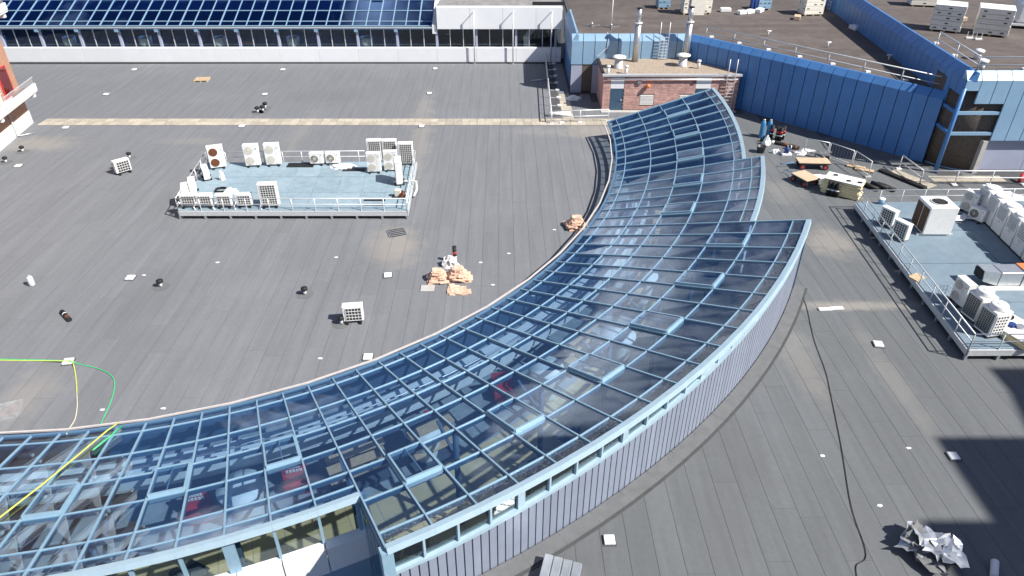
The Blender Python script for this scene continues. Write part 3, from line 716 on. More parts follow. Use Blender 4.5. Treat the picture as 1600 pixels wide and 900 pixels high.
lay(rb, 47.0, 100, 5.4, 33, 1.05, 5, 9, 'brown_felt', ROOFZ+.008, OUTB, 0, lambda c: not inside(c, [(6, 62.5), (15.2, 62.6), (28.6, 48.5), (28.8, 49), (32, 100), (6, 100)]) if False else c.y > 62.4 and c.x > 33, along='x', maxn=120)

# upper blue block on the right
UB = thing('blue_tower_block', 'taller blue-clad block with open corner loggia and pebbled drum', 'building', (34, 44.7, 0), world=True)
C0 = Vector((28.85, 44.7)); UT = 6.85
C9 = Vector((32.4, 86.))
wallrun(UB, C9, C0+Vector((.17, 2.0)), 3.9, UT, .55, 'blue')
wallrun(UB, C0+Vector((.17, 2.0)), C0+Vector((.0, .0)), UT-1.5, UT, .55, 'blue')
FX = 58.
def z0f(i): return UT-1.15 if i == 0 else (UT-2.0 if i < 3 else 2.35)
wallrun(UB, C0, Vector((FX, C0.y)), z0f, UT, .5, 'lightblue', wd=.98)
MB().box(C0.x+3.05, FX, C0.y+.14, C0.y+.3, 2.3, UT-.6).build('wall_core', 'dark', UB)
for i in range(9): MB().box(C0.x+3.1+i*2.9, C0.x+3.1+(i+1)*2.9-.03, C0.y+.35, C0.y+.5, .12, 2.38).build('lower_panel', 'lavender', UB)
MB().box(C0.x+3.1, FX, C0.y+.30, C0.y+.52, -.0, .12).build('plinth', 'dark', UB)
MB().tube([(C0.x+.08, C0.y+.12, 0), (C0.x+.08, C0.y+.12, UT-1.0)], .14, 12).build('corner_column', 'blue', UB)
dc = Vector((C0.x+2.9, C0.y+3.1))
dr = MB(); dr.lathe([(2.75, .06), (2.75, UT-1.0)], (dc.x, dc.y, 0), 40); dr.build('drum', 'pebble', UB)
MB().lathe([(2.82, .0), (2.82, .09)], (dc.x, dc.y, 0), 40).build('drum_skirting', 'frame', UB)
MB().box(C0.x+2.55, C0.x+2.85, C0.y+.0, C0.y+.5, .0, 2.3).build('jamb', 'concrete', UB)
for z_ in (2.9, 4.3):
    MB().bar((C0.x+.1, C0.y+.12, z_), (C0.x+3.1, C0.y+.12, z_), .14, .2).build('loggia_rail', 'lightblue', UB)
    MB().bar((C0.x+.1, C0.y+.12, z_), (C0.x+.25, C0.y+2.1, z_), .14, .2).build('loggia_rail', 'blue', UB)  # same rail on the shaded side, in the darkened cladding colour
rb2 = MB().prism([(C0.x+.5, C0.y+.5), (FX, C0.y+.5), (FX, 112), (33.2, 112), (C9.x+.5, C9.y)], UT-.75, UT-.35).build('upper_flat_roof', 'felt_base', UB)
UZ = UT-.34
lay(rb2, 45.4, 84, 29.5, 56, 1.05, 5, 9, 'brown_felt', UZ, [[(20, 30), (29.6, 30), (29.6, 45.3), (33.2, 86), (33.2, 120), (20, 120)], [(20, 30), (70, 30), (70, 45.35), (20, 45.35)]], 0, None, along='x', maxn=120)

# ------------------------------------------------------------ brick plant room
BR = thing('brick_plant_room', 'red brick plant room with gravel roof, blue doors and white door heads', 'plant room', (13, 57.3, 0), world=True)
ex0, ex1, ey, ez = 7.45, 18.5, 57.3, 2.98
MB().box(ex0+.13, ex1-.13, ey+.13, BY-.01, 0, ez-.1).build('wall_core', 'mortar', BR)
openings = [(ex0+.6, ex0+1.7, 0, ez), (ex0+3.05, ex0+4.25, .45, 1.35), (ex0+6.3, ex0+7.5, .45, 1.35), (ex0+7.55, ex0+8.8, 0, ez)]
bw, bh, nrow = .44, .148, 19
bricks = []
for r in range(nrow):
    z_ = .10+r*bh; off = (r % 2)*bw/2; x = ex0-off
    while x < ex1:
        a, b = max(x, ex0), min(x+bw-.014, ex1)
        for (o0, o1, oz0, oz1) in openings:
            if z_+bh > oz0+.02 and z_ < oz1-.02:
                if a < o0 < b: b = o0-.005
                elif a < o1 < b: a = o1+.005
                elif a >= o0 and b <= o1: b = a
        if b-a > .06: bricks.append((a, b, z_))
        x += bw
bricks.sort(key=lambda q: -q[2])
restb = MB()
brick_par = MB().box(ex0+.02, ex1-.02, ey+.09, ey+.128, .02, ez-.12).build('front_wall', 'mortar', BR)
for n, (a, b, z_) in enumerate(bricks):
    if n < 300:
        M = Matrix.Translation(((a+b)/2, ey+.045+random.uniform(-.004, .004), z_+bh-.012)) @ Matrix.Diagonal((b-a, .09, bh-.014, 1)); link('brick', unit('brick'), brick_par, M)
    else: restb.box(a, b, ey, ey+.09, z_, z_+bh-.014)
if restb.v: struct(restb.build('lower_bricks', 'brick', brick_par), None, 'stuff')
MB().box(ex0-.0, ex0+.12, ey+.13, BY-.02, .0, ez-.1).build('side_wall', 'brick', BR)
for (a, b) in ((ex0+.6, ex0+1.7), (ex0+7.55, ex0+8.8)):
    MB().box(a+.01, b-.01, ey+.01, ey+.085, 1.86, ez-.22).build('door_head', 'white_panel', BR)
    d_ = MB().box(a+.03, b-.03, ey+.03, ey+.085, .05, 1.84).build('door', 'door_blue', BR)
    MB().box(b-.22, b-.12, ey-.03, ey+.03, .85, .95).build('handle', 'rail', d_)
for (a, b) in ((ex0+3.05, ex0+4.25), (ex0+6.3, ex0+7.5)):
    lv = MB().box(a+.01, b-.01, ey+.03, ey+.085, .46, 1.34).build('louvre', 'cream', BR)
    for i in range(7): MB().box(a+.06, b-.06, ey-.005, ey+.03, .52+i*.115, .58+i*.115).build('slat', 'white', lv)
MB().box(ex0-.12, ex1+.12, ey-.14, ey+.12, ez-.10, ez+.06).build('roof_edge', 'rail', BR)
MB().box(ex0-.12, ex0+.10, ey+.12, BY-.02, ez-.10, ez+.06).build('roof_edge', 'dark', BR)
MB().box(ex0+.1, ex1-.02, ey+.12, BY-.02, ez-.09, ez+.0).build('gravel_roof', 'gravel', BR)
MB().tube([(ex0+.3, ey-.12, ez-.33), (ex1-.2, ey-.12, ez-.33)], .055, 8).build('conduit', 'rail', BR)
MB().lathe([(.05, 0), (.16, .02), (.19, .12), (.14, .26), (.02, .3)], (ex0+3.62, ey-.2, 2.0), 14).build('alarm_lamp', 'orange', BR)
MB().box(ex0+2.75, ex0+3.05, ey-.12, ey-.005, 2.25, 2.55).build('flood_lamp', 'galv', BR)
MB().box(ex0+7.25, ex0+7.5, ey-.12, ey-.005, 2.35, 2.5).build('camera_box', 'dark', BR)
MB().box(ex0-.1, ex1, ey-.5, ey-.02, -.0, .06).build('door_step', 'concrete', BR)
def on_roof(px, py): return G(px, py, ez)
flues = []
for px_, lb in ((992, 'tall galvanised flue pipe on the gravel roof, left one'), (1066, 'tall galvanised flue pipe on the gravel roof, right one')):
    p = on_roof(px_, 96 if px_ < 1000 else 88); t_ = thing('flue_pipe', lb, 'flue', (p.x, min(p.y, BY-.42), ez), group='flue pipes on the plant room')
    MB().tube([(0,0,0), (0,0,3.1)], .27, 16).build('lower_pipe', 'galv', t_)
    MB().lathe([(.27, 3.1), (.36, 3.12), (.36, 3.2), (.2, 3.24)], n=16).build('collar', 'rail', t_)
    MB().tube([(0,0,3.2), (0,0,4.3)], .2, 16).build('upper_pipe', 'galv', t_)
    MB().lathe([(.24, 4.3), (.24, 4.36), (.2, 4.36)], n=16).build('rim', 'dark', t_)
for px_, py_, lb in ((966, 106, 'white mushroom roof fan on gravel, left of the flues'), (1066, 103, 'white mushroom roof fan on gravel, under the right flue')):
    p = on_roof(px_, py_); t_ = thing('mushroom_vent', lb, 'vent', p, group='mushroom fans on the plant room')
    MB().lathe([(.42, 0), (.36, .06), (.34, .75)], n=16).build('barrel', 'rail', t_); MB().lathe([(.25, .75), (.58, .86), (.58, .93), (.3, 1.02), (.02, 1.04)], n=20).build('cap', 'white', t_)
for px_, py_, lb in ((950, 115.5, 'short white vent stub near the left gravel corner'), (978, 115.5, 'short white vent stub right of the left roof fan'), (1091, 107, 'small white vent stub right of the right fan')):
    p = on_roof(px_, py_); t_ = thing('vent_stub', lb, 'vent', p, group='vent stubs on the gravel roof')
    MB().tube([(0,0,0), (0,0,.55)], .12, 12).build('pipe', 'white', t_); MB().lathe([(.17, .55), (.17, .68), (.03, .72)], n=12).build('cap', 'white', t_)
def ladder(name, label, foot, top, wd, n, side, parent=None, ext=1.1):
    foot, top = Vector(foot), Vector(top); t_ = thing(name, label, 'ladder', foot, world=True); s_ = Vector(side).normalized()*wd/2
    for sg in (-1, 1):
        MB().tube([foot+s_*sg, top+s_*sg, top+s_*sg+Vector((0,0,ext))], .035, 6).build('stile', 'rail', t_)
    for i in range(n):
        c = foot.lerp(top, (i+.6)/n); MB().bar(c-s_, c+s_, .06, .05).build('rung', 'rail', t_)
    return t_
p = on_roof(1035, 94); ladder('wall_ladder', 'aluminium ladder against the lit blue wall above the gravel roof', (p.x, BY-.3, ez), (p.x, BY-.22, BT), .75, 8, (1, 0, 0))
p = GY(1144, 116, ey-.25); ladder('wall_ladder', 'grey ladder on the right end of the brick plant room', (p.x, ey-.3, .0), (p.x, ey-.22, ez+.1), .62, 11, (1, 0, 0), ext=1.2)
ladder('wall_ladder', 'ladder leaning on the tall blue wall above the brown roof', (31.0, 73., ROOFZ+.02), (31.15, 73., UT), .8, 7, (.1, 1, 0), ext=.3)

# ------------------------------------------------------------ air-conditioning units (prototypes)
def lattice(mb, x0, x1, z0, z1, y, nx_, nz_, t=.018, dep=.02):
    for i in range(nx_+1):
        x_ = x0+(x1-x0)*i/nx_; mb.box(x_-t/2, x_+t/2, y, y+dep, z0, z1)
    for j in range(nz_+1):
        z_ = z0+(z1-z0)*j/nz_; mb.box(x0, x1, y-.002, y+dep-.004, z_-t/2, z_+t/2)
    return mb
def fan_disc(r, x_, z_, y, m_ring, m_in, par, name='fan'):
    o = MB().tube([(x_, y, z_), (x_, y-.012, z_)], r, 20).build(name, m_in, par)
    rg = MB()
    for q in (1.0, .7, .4):
        pts = [(x_+r*q*math.cos(a), y-.02, z_+r*q*math.sin(a)) for a in [i*math.pi/10 for i in range(21)]]; rg.tube(pts, .009, 4, False)
    for a in (0, 1, 2, 3): rg.tube([(x_-r*math.cos(a*math.pi/4), y-.022, z_-r*math.sin(a*math.pi/4)), (x_+r*math.cos(a*math.pi/4), y-.022, z_+r*math.sin(a*math.pi/4))], .007, 4)
    rg.tube([(x_, y-.01, z_), (x_, y-.035, z_)], r*.22, 10)
    rg.build('fan_guard', m_ring, o); return o
def ac_unit(w_, h_, d_, fans, fan_in='coil', guard='cream', cat='air conditioner', feet=.12):
    t_ = thing('air_conditioner', 'x', cat)
    b = MB().box(-w_/2, w_/2, -d_/2, d_/2, feet, feet+h_).build('casing', 'unit_white', t_, .018)
    MB().box(-w_/2-.01, w_/2+.01, -d_/2-.012, d_/2+.012, feet+h_-.03, feet+h_+.012).build('lid', 'unit_white', t_, .008)
    r = min(w_*.27, h_/fans*.40)
    for i in range(fans): fan_disc(r, -w_*.14, feet+h_*(i+.5)/fans, -d_/2-.004, guard, fan_in, t_)
    MB().box(w_*.22, w_*.225, -d_/2-.006, -d_/2+.01, feet+.03, feet+h_-.05).build('panel_seam', 'dark', t_)
    MB().box(w_*.30, w_*.38, -d_/2-.006, -d_/2+.001, feet+h_*.8, feet+h_*.84).build('badge', 'dark', t_)
    c = MB().box(-w_*.42, w_*.36, d_/2-.001, d_/2+.012, feet+.05, feet+h_-.07).build('coil', 'coil', t_)
    lattice(MB(), -w_*.42, w_*.36, feet+.05, feet+h_-.07, d_/2+.014, max(4, int(w_/.16)), max(4, int(h_/.15))).build('coil_guard', 'unit_white', c)
    for sx in (-w_*.33, w_*.33): MB().box(sx-.05, sx+.05, -d_/2-.12, d_/2+.12, 0, feet-.002).build('foot', 'black', t_)
    return t_
small = Proto(ac_unit(.92, .72, .36, 1)); tall = Proto(ac_unit(.98, 1.42, .40, 2, 'cream')); rusty = Proto(ac_unit(1.0, 1.45, .42, 2, 'rust', 'rust')); dark_small = Proto(ac_unit(.90, .95, .36, 1, 'coil', 'coil'))

# ------------------------------------------------------------ plant platforms
def railing(parent, pts, h, z, step, mid=True, m='rail', foot=0., r=.03):
    """posts, top and middle rails on a run of points"""
    for a, b in zip(pts[:-1], pts[1:]):
        a, b = Vector(a), Vector(b); L = (b-a).length; n = max(1, int(round(L/step)))
        for i in range(n+1):
            p = a.lerp(b, i/n); MB().tube([(p.x, p.y, z-foot), (p.x, p.y, z+h)], r, 6).build('post', m, parent)
        MB().tube([(a.x, a.y, z+h), (b.x, b.y, z+h)], r*1.05, 6).build('top_rail', m, parent)
        if mid: MB().tube([(a.x, a.y, z+h*.5), (b.x, b.y, z+h*.5)], r*.8, 6).build('middle_rail', m, parent)
def platform(name, label, corners, z, m, nx_, ny_, rails, h, foot):
    c = [Vector(p) for p in corners]                 # near-left, near-right, far-right, far-left
    t_ = thing(name, label, 'platform', (c[0].x, c[0].y, 0), world=True)
    def bl(u, v): return (c[0].lerp(c[1], u)).lerp(c[3].lerp(c[2], u), v)
    for i in range(nx_):
        for j in range(ny_):
            q = [bl((i+.004)/nx_, (j+.006)/ny_), bl((i+.996)/nx_, (j+.006)/ny_), bl((i+.996)/nx_, (j+.994)/ny_), bl((i+.004)/nx_, (j+.994)/ny_)]
            dz = random.uniform(-.004, .004); MB().hexa([(p.x, p.y, z-.04) for p in q]+[(p.x, p.y, z+dz) for p in q]).build('deck_panel', m, t_)
    for a, b in ((0, 1), (1, 2), (2, 3), (3, 0)):
        MB().bar((c[a].x, c[a].y, z-.045), (c[b].x, c[b].y, z-.045), .14, .30).build('edge_beam', 'rail', t_)
        L = (c[b]-c[a]).length; n = int(L/1.4)
        for i in range(n):
            p = c[a].lerp(c[b], i/n); MB().box(p.x-.06, p.x+.06, p.y-.06, p.y+.06, 0, z-.35).build('foot', 'galv', t_)
    for run in rails: railing(t_, run, h, z, 1.32, foot=foot)
    return t_
LZ = .58
lc = [G(279, 328.5, LZ).xy, G(636, 328.5, LZ).xy, G(650, 252, LZ).xy, G(325, 254, LZ).xy]
platform('plant_platform', 'pale blue plant platform with rails and white outdoor units on the left roof', lc, LZ, 'deck_blue', 9, 3, [[lc[3], lc[0], lc[1], lc[2], lc[3]]], .78, .32)
C5 = lambda x_, y_, z=LZ: G(250+x_/3.81, 200+y_/3.81, z)
PI = math.pi
GL = 'outdoor units on the left platform'
rusty.put(C5(352, 237), .35, 'tall twin-fan unit with rust-brown fans at the far left of the left platform', GL)
tall.put(C5(562, 226), .12, 'tall twin-fan white unit second from left along the far rail', GL)
tall.put(C5(684, 220), .12, 'tall twin-fan white unit third from left along the far rail', GL)
small.put(C5(940, 216), .05, 'small single-fan unit beside the deck opening, left of a pair', GL)
small.put(C5(1034, 213), .05, 'small single-fan unit beside the deck opening, right of a pair', GL)
tall.put(C5(1285, 196), PI+.05, 'tall unit showing its dark grille at far right rail, left of three', GL)
tall.put(C5(1375, 196), PI+.05, 'tall unit showing its dark grille at far right rail, middle of three', GL)
tall.put(C5(1470, 214), PI+.05, 'tall unit showing its dark grille in the far right corner of the left platform', GL)
tall.put(C5(1280, 262), .05, 'twin-fan unit in the front row of the right cluster, left one', GL, (.92, 1, .9))
tall.put(C5(1380, 252), .05, 'twin-fan unit in the front row of the right cluster, right one', GL, (.92, 1, .9))
tall.put(C5(1427, 326), PI/2+.15, 'tall white unit seen from its plain side near the right rail', GL, (1.1, 1, 1.05))
small.put(C5(280, 302), -1.1, 'small white unit below the rusty one at left rail', GL)
small.put(C5(203, 388), -1.2, 'white unit turned sideways at the left rail, farther of two', GL, (1.05, 1, 1.1))
small.put(C5(160, 415), -1.2, 'white unit turned sideways at the left rail, nearer of two', GL)
for i, x_ in enumerate((182, 278, 393, 512)):
    small.put(C5(x_, 468-(3 if i == 3 else 0)), PI+.06, ['grilled small unit in the near left corner of the left platform', 'grilled small unit second along the near rail', 'grilled small unit third along the near rail beside the black coil', 'grilled small unit left of the big grilled unit on near rail'][i], GL)
tall.put(C5(662, 466), PI+.1, 'large grilled unit standing alone at the near rail of left platform', GL, (1.12, 1, 1.0))
ob = MB().box(-.9, .9, -.35, .35, .002, .03).build('deck_opening', 'black'); ob.location = C5(838, 222); tag(ob, 'dark open hatch in the pale blue deck near the far rail', 'opening')
def loop_pts(r, n, z, k, j=.08): return [(r*(1+random.uniform(-j, j))*math.cos(2*PI*i/n), r*(1+random.uniform(-j, j))*.8*math.sin(2*PI*i/n), z+.03*i/n) for i in range(int(n*k)+1)]
o = MB().tube(loop_pts(.38, 12, .04, 3.5), .035, 6).build('cable_coil', 'black'); o.location = C5(368, 376); tag(o, 'black coil of hose lying behind the grilled units', 'hose')
def crumple(name, m, sx, sy, sz, seed, n=3):
    rnd = random.Random(seed); bm = bmesh.new(); bmesh.ops.create_icosphere(bm, subdivisions=n, radius=1)
    for v in bm.verts:
        f = .72+.5*rnd.random(); v.co = Vector((v.co.x*sx*f, v.co.y*sy*f, max(-.02, v.co.z)*sz*(.6+.7*rnd.random())))
    zm = min(v.co.z for v in bm.verts)
    for v in bm.verts: v.co.z -= zm
    me = bpy.data.meshes.new(name); bm.to_mesh(me); bm.free(); me.materials.append(MT[m])
    return link(name, me)
def blob(name, m, loc, s, label, cat, seed, group=None):
    o = crumple(name, m, s[0], s[1], s[2], seed); o.location = loc; tag(o, label, cat, group); return o
blob('plastic_bag', 'paper', C5(420, 382), (.45, .28, .25), 'crumpled white plastic beside the black hose coil', 'bag', 1)
blob('plastic_bag', 'paper', C5(1095, 232), (.8, .45, .2), 'white crumpled sheet left of the right unit cluster', 'bag', 2)
blob('plastic_bag', 'paper', C5(372, 308), (.18, .15, .55), 'small upright white bag on the left of the deck', 'bag', 3)
o = MB().box(-.75, .75, -.22, .22, .002, .03).build('dark_plank', 'dark'); o.location = C5(1155, 250); tag(o, 'dark plank lying before the white crumpled sheet', 'plank')
for i, (x_, y_) in enumerate(((1278, 432), (1278, 458))):
    o = MB().box(-.65, .65, -.07, .07, .002, .05).build('rubber_strip', 'black'); o.location = C5(x_, y_); tag(o, 'short black rubber strip near the near right deck corner, %s one' % ('farther', 'nearer')[i], 'strip', 'rubber strips on the left platform')
t_ = thing('motor_pump', 'small cream and brown pump near the right rail of the left platform', 'pump', C5(1418, 408)); MB().box(-.2, .2, -.15, .15, .05, .5).build('housing', 'cream', t_, .03); MB().tube([(.25,-.2,.16), (.25,.2,.16)], .16, 12).build('motor', 'rust', t_); MB().box(-.35, .45, -.25, .25, 0, .05).build('base_plate', 'dark', t_)
# white pipes hooked over the near and right edges
for i, (x_, y_) in enumerate(((150, 470), (248, 470), (362, 470), (485, 466), (640, 466))):
    p = C5(x_, y_); e = C5(x_-8, 520, .1); o = MB().tube([p+Vector((0,0,.3)), p+Vector((-.2,-.15,.34)), p+Vector((-.3,-.4,.2)), Vector((e.x, e.y-.1, .12))], .045, 7).build('pipe_run', 'white'); tag(o, 'white insulated pipe dropping over the near edge, %s from the left' % ['first', 'second', 'third', 'fourth', 'fifth'][i], 'pipe', 'white pipes on the left platform')
p = C5(1440, 325); e = C5(1508, 335)
o = MB().tube([p+Vector((-.5,-.1,.12)), p+Vector((.6,-.1,.14)), e+Vector((.2,0,.2)), e+Vector((.25,-.4,-.2)), e+Vector((.1,-.9,-.42))], .07, 8).build('pipe_run', 'white'); tag(o, 'white pipe bending over the right edge of left platform', 'pipe')

# right platform
RZ = .62
rc = [G(1514, 545, RZ).xy, Vector((36, 0)), Vector((36, 0)), G(1338, 316, RZ).xy]
rc[1].y = rc[0].y+.1; rc[2].y = rc[3].y+.3
platform('plant_platform', 'slate blue plant platform with rails and large white cooling units on the right', rc, RZ, 'deck_slate', 3, 4, [[rc[2], rc[3], rc[0], rc[1]]], .80, .34)
GR = 'outdoor units on the right platform'
def R7(px, py, z=RZ): return G(px, py, z)
big = thing('cooling_unit', 'big cube cooling unit with round top fan and brown coil side', 'cooling unit', R7(1452, 359), -.02)
bw_, bd_, bh_ = 1.55, 1.5, 1.75
MB().box(-bw_/2, bw_/2, -bd_/2, bd_/2, .1, bh_).build('casing', 'unit_white', big, .03)
for i in range(2): MB().box(-bw_/2-.02, -bw_/2+.01, -bd_/2+.08+i*.7, -bd_/2+.08+i*.7+.62, .2, bh_-.15).build('coil', 'rust_coil', big)
MB().lathe([(.46, bh_), (.46, bh_+.05), (.42, bh_+.05), (.42, bh_-.0)], n=24).build('fan_ring', 'unit_white', big)
fb_ = MB().lathe([(.41, bh_+.002), (.41, bh_+.02)], n=24).build('fan_well', 'dark', big); rg = MB()
for q in (.38, .25, .12): rg.tube([(q*math.cos(i*PI/10), q*math.sin(i*PI/10), bh_+.05) for i in range(21)], .01, 4, False)
for i in range(6): rg.tube([(0,0,bh_+.05), (.4*math.cos(i*PI/3), .4*math.sin(i*PI/3), bh_+.05)], .01, 4)
rg.build('fan_guard', 'coil', fb_)
for sy in (-.6, .6): MB().box(-bw_/2-.25, bw_/2+.2, sy-.06, sy+.06, 0, .098).build('skid', 'rail', big)
dark_small.put(R7(1384, 352), 2.05, 'small unit with dark grille by the left rail, farther of two', GR)
dark_small.put(R7(1404, 373), 2.05, 'small unit with dark grille by the left rail, nearer of two', GR)
def vrf(w_, d_, h_, rnd_, label0):
    t_ = thing('cooling_unit', label0, 'cooling unit')
    MB().box(-w_/2, w_/2, -d_/2, d_/2, .08, h_).build('casing', 'unit_white', t_, .02)
    MB().box(-w_/2-.02, w_/2+.02, -d_/2, d_/2, 0, .078).build('base_frame', 'dark', t_)
    if rnd_:
        MB().lathe([(.40, h_), (.38, h_+.06), (.36, h_+.20), (.33, h_+.23), (.05, h_+.22)], n=24).build('fan_cowl', 'unit_white', t_)
        MB().lathe([(.10, h_+.235), (.10, h_+.25)], n=14).build('fan_hub', 'white', t_)
        for sg, ax in ((-1, 0), (1, 0), (-1, 1)):
            pass
        c = MB().box(-w_/2-.012, -w_/2+.001, -d_/2+.05, d_/2-.06, .2, h_-.12).build('side_coil', 'coil', t_)
        lb = MB()
        for i in range(7): y_ = -d_/2+.05+(d_-.11)*i/6; lb.box(-w_/2-.02, -w_/2-.01, y_-.008, y_+.008, .2, h_-.12)
        for j in range(12): z_ = .2+(h_-.32)*j/11; lb.box(-w_/2-.02, -w_/2-.01, -d_/2+.05, d_/2-.06, z_-.008, z_+.008)
        lb.build('coil_guard', 'galv', c)
        c = MB().box(-w_*.38, w_*.30, -d_/2-.012, -d_/2+.001, .2, h_-.16).build('front_coil', 'coil', t_)
        lattice(MB(), -w_*.38, w_*.30, .2, h_-.16, -d_/2-.03, 4, 6, .05).build('coil_guard', 'unit_white', c)
    else:
        c = MB().box(-w_*.36, w_*.36, -d_/2-.012, -d_/2+.001, h_*.52, h_-.12).build('front_coil', 'coil', t_)
        lattice(MB(), -w_*.36, w_*.36, h_*.52, h_-.12, -d_/2-.03, 7, 6, .035).build('coil_guard', 'unit_white', c)
        MB().box(-.12, .12, -d_/2-.006, -d_/2+.001, h_*.42, h_*.46).build('badge', 'galv', t_)
        MB().lathe([(.40, h_), (.39, h_+.08), (.35, h_+.1), (.04, h_+.09)], n=20).build('fan_cowl', 'unit_white', t_)
    return t_
vr = Proto(vrf(1.0, .85, 1.72, False, 'x'))
rowA, rowB = R7(1532, 338), R7(1618, 424)
for i in range(6):
    p = rowA.lerp(rowB, i/5.4)
    vr.put(p+Vector((.25, .2, 0)), -PI/2-.06, ['tall white unit at the far end of the row of grilled units', 'tall white unit second in the row of grilled units', 'tall white unit third in the row of grilled units', 'tall white unit fourth in the row of grilled units', 'tall white unit fifth and nearest visible in the row', 'tall white unit cut by the right picture edge'][i], 'row of tall units on the right platform')
tall.put(R7(1511, 331), -PI/2+.5, 'twin-fan white unit facing left behind the row of tall units, farther one', GR, (.9, .9, .85))
small.put(R7(1524, 345), -PI/2+.5, 'single-fan white unit facing left at the far end of the row', GR)
tall.put(R7(1497, 474), -PI/2+.1, 'plain white unit beside two round-topped units near the left rail', GR, (.95, 1, .85))
vr2 = Proto(vrf(.85, .85, 1.35, True, 'x'))
vr2.put(R7(1522, 496), .2, 'white grilled unit with round fan cowl, farther of two by the near corner', 'round-topped units on the right platform')
vr2.put(R7(1543, 519), .2, 'white grilled unit with round fan cowl, nearest the near corner', 'round-topped units on the right platform')
dt = thing('air_duct', 'galvanised square air duct with open mouth and rusty section on right platform', 'duct', R7(1525, 443), .02)
MB().hexa([(0,-.35,.35),(.75,-.4,.12),(.75,.4,.12),(0,.35,.35),(-.1,-.35,.95),(.75,-.4,.85),(.75,.4,.85),(-.1,.35,.95)]).build('mouth', 'galv', dt)
MB().hexa([(-.13,-.28,.42),(-.004,-.28,.42),(-.004,.28,.42),(-.13,.28,.42),(-.17,-.28,.88),(-.1,-.28,.88),(-.1,.28,.88),(-.17,.28,.88)]).build('opening', 'black', dt)
MB().box(.78, 1.9, -.42, .42, .12, .87).build('section', 'galv', dt, .01); MB().box(1.93, 4.2, -.45, .45, .1, .9).build('section', 'galv', dt, .01)
MB().box(1.95, 4.2, -.43, .43, .902, .92).build('rusty_top', 'orange', dt)
for x_ in (.9, 2.6): MB().box(x_, x_+.12, -.4, .4, 0, .118).build('support', 'wood', dt)
o = MB().box(-1.3, 1.3, -.16, .16, .001, .09).build('white_plank', 'white', None, .01); o.location = R7(1580, 452); tag(o, 'white plank lying below the air duct', 'plank')
ins = thing('insulation_boards', 'yellow insulation boards with white foil lying in the near corner of the right platform', 'insulation', R7(1584, 522), .42)
for i in range(3): MB().box(-.75+i*.03, .9, -1.15, 1.25-i*.05, .02+i*.105, .12+i*.105).build('board', 'foam', ins)
MB().box(-.73, .88, -1.1, 1.2, .335, .345).build('foil_sheet', 'paper', ins)
o = MB().tube([(-.42,0,.13), (.42,0,.13)], .13, 14).build('felt_roll', 'black'); o.location = R7(1572, 492, RZ+.345); o.rotation_euler = (0, 0, 1.45); tag(o, 'black felt roll lying on the white foil of the boards', 'roll')
t_ = thing('strap_reel', 'blue and grey strap reel on the foil sheet', 'reel', R7(1580, 510, RZ+.345)); MB().lathe([(.16,0),(.16,.03),(.07,.04),(.07,.12),(.16,.13),(.16,.16)], n=16).build('spool', 'navy', t_); MB().lathe([(.2,0),(.2,.1)], (.35,-.1,0), 14).build('wheel', 'galv', t_)
o = MB().box(-.35, .35, -.25, .25, .001, .07).build('ply_offcut', 'wood'); o.location = R7(1432, 434); o.rotation_euler = (0,0,.5); tag(o, 'small wooden offcut on the deck at the left rail', 'offcut')
t_ = thing('steel_mesh_basket', 'small white wire stand near the left rail of the right platform', 'stand', R7(1472, 462))
for i in range(4): MB().tube([(-.25+i*.17,0,0), (-.25+i*.17,0,.6)], .012, 5).build('wire', 'rail', t_)
for z_ in (.15, .35, .58): MB().tube([(-.27,0,z_), (.28,0,z_)], .012, 5).build('wire', 'rail', t_)
t_ = thing('bucket', 'small blue and white bucket near the far rail of right platform', 'bucket', R7(1376, 318)); MB().lathe([(.15,0),(.2,.3),(.17,.3)], n=14).build('tub', 'lightblue', t_); MB().lathe([(.21,.3),(.21,.34),(.02,.36)], n=14).build('lid', 'paper', t_)
t_ = thing('pipe_bundle', 'bundle of white insulated pipes right of the big cooling unit', 'pipes', R7(1489, 346))
for i in range(3): MB().tube([(-.6+.1*i,-.1+i*.14,.12+.05*i), (.5,-.1+i*.14,.14+.05*i), (.75,.1+i*.14,.3)], .06, 8).build('pipe', 'white', t_)
for (a_, b_, lb) in (((1480, 342), (1530, 345), 'white pipe running from big cooling unit to the row, nearer'), ((1466, 322), (1512, 330), 'white pipe running from the big unit to the row, farther')):
    o = MB().tube([R7(*a_)+Vector((0,0,.12)), R7(*b_)+Vector((0,0,.14))], .07, 8).build('pipe_run', 'white'); tag(o, lb, 'pipe')

# ------------------------------------------------------------ paver paths
def path(name, x0, x1, y0, y1, wd, nrow_, m='paver', z=.03, jit=.01, cur=0.):
    p = struct(MB().box(x0, x1, y0, y1, -.011, .006).build(name, 'felt_base'))
    horiz = (x1-x0) > (y1-y0); L = (x1-x0) if horiz else (y1-y0); n = int(L/wd); W = (y1-y0) if horiz else (x1-x0)
    me = unit(m)
    for i in range(n):
        for j in range(nrow_):
            u = (i+.5)*L/n; v = (j+.5)*W/nrow_
            c = (x0+u, y0+v) if horiz else (x0+v, y0+u); sz = (L/n-.02, W/nrow_-.02) if horiz else (W/nrow_-.02, L/n-.02)
            link('paver', me, p, Matrix.Translation((c[0]+random.uniform(-jit, jit), c[1]+random.uniform(-jit, jit), z+random.uniform(-.004, .004))) @ Matrix.Rotation(random.uniform(-.01, .01), 4, 'Z') @ Matrix.Diagonal((sz[0], sz[1], .024, 1)))
    return p
path('paver_path', -37.6, 8.4, 53.9, 55.35, .62, 2)
path('paver_path', 4.1, 5.0, 55.4, 61.6, .62, 1)
a, b = G(1447, 274), G(1560, 284); path('paver_path', a.x, 33., b.y-.1, b.y+.9, .9, 1)
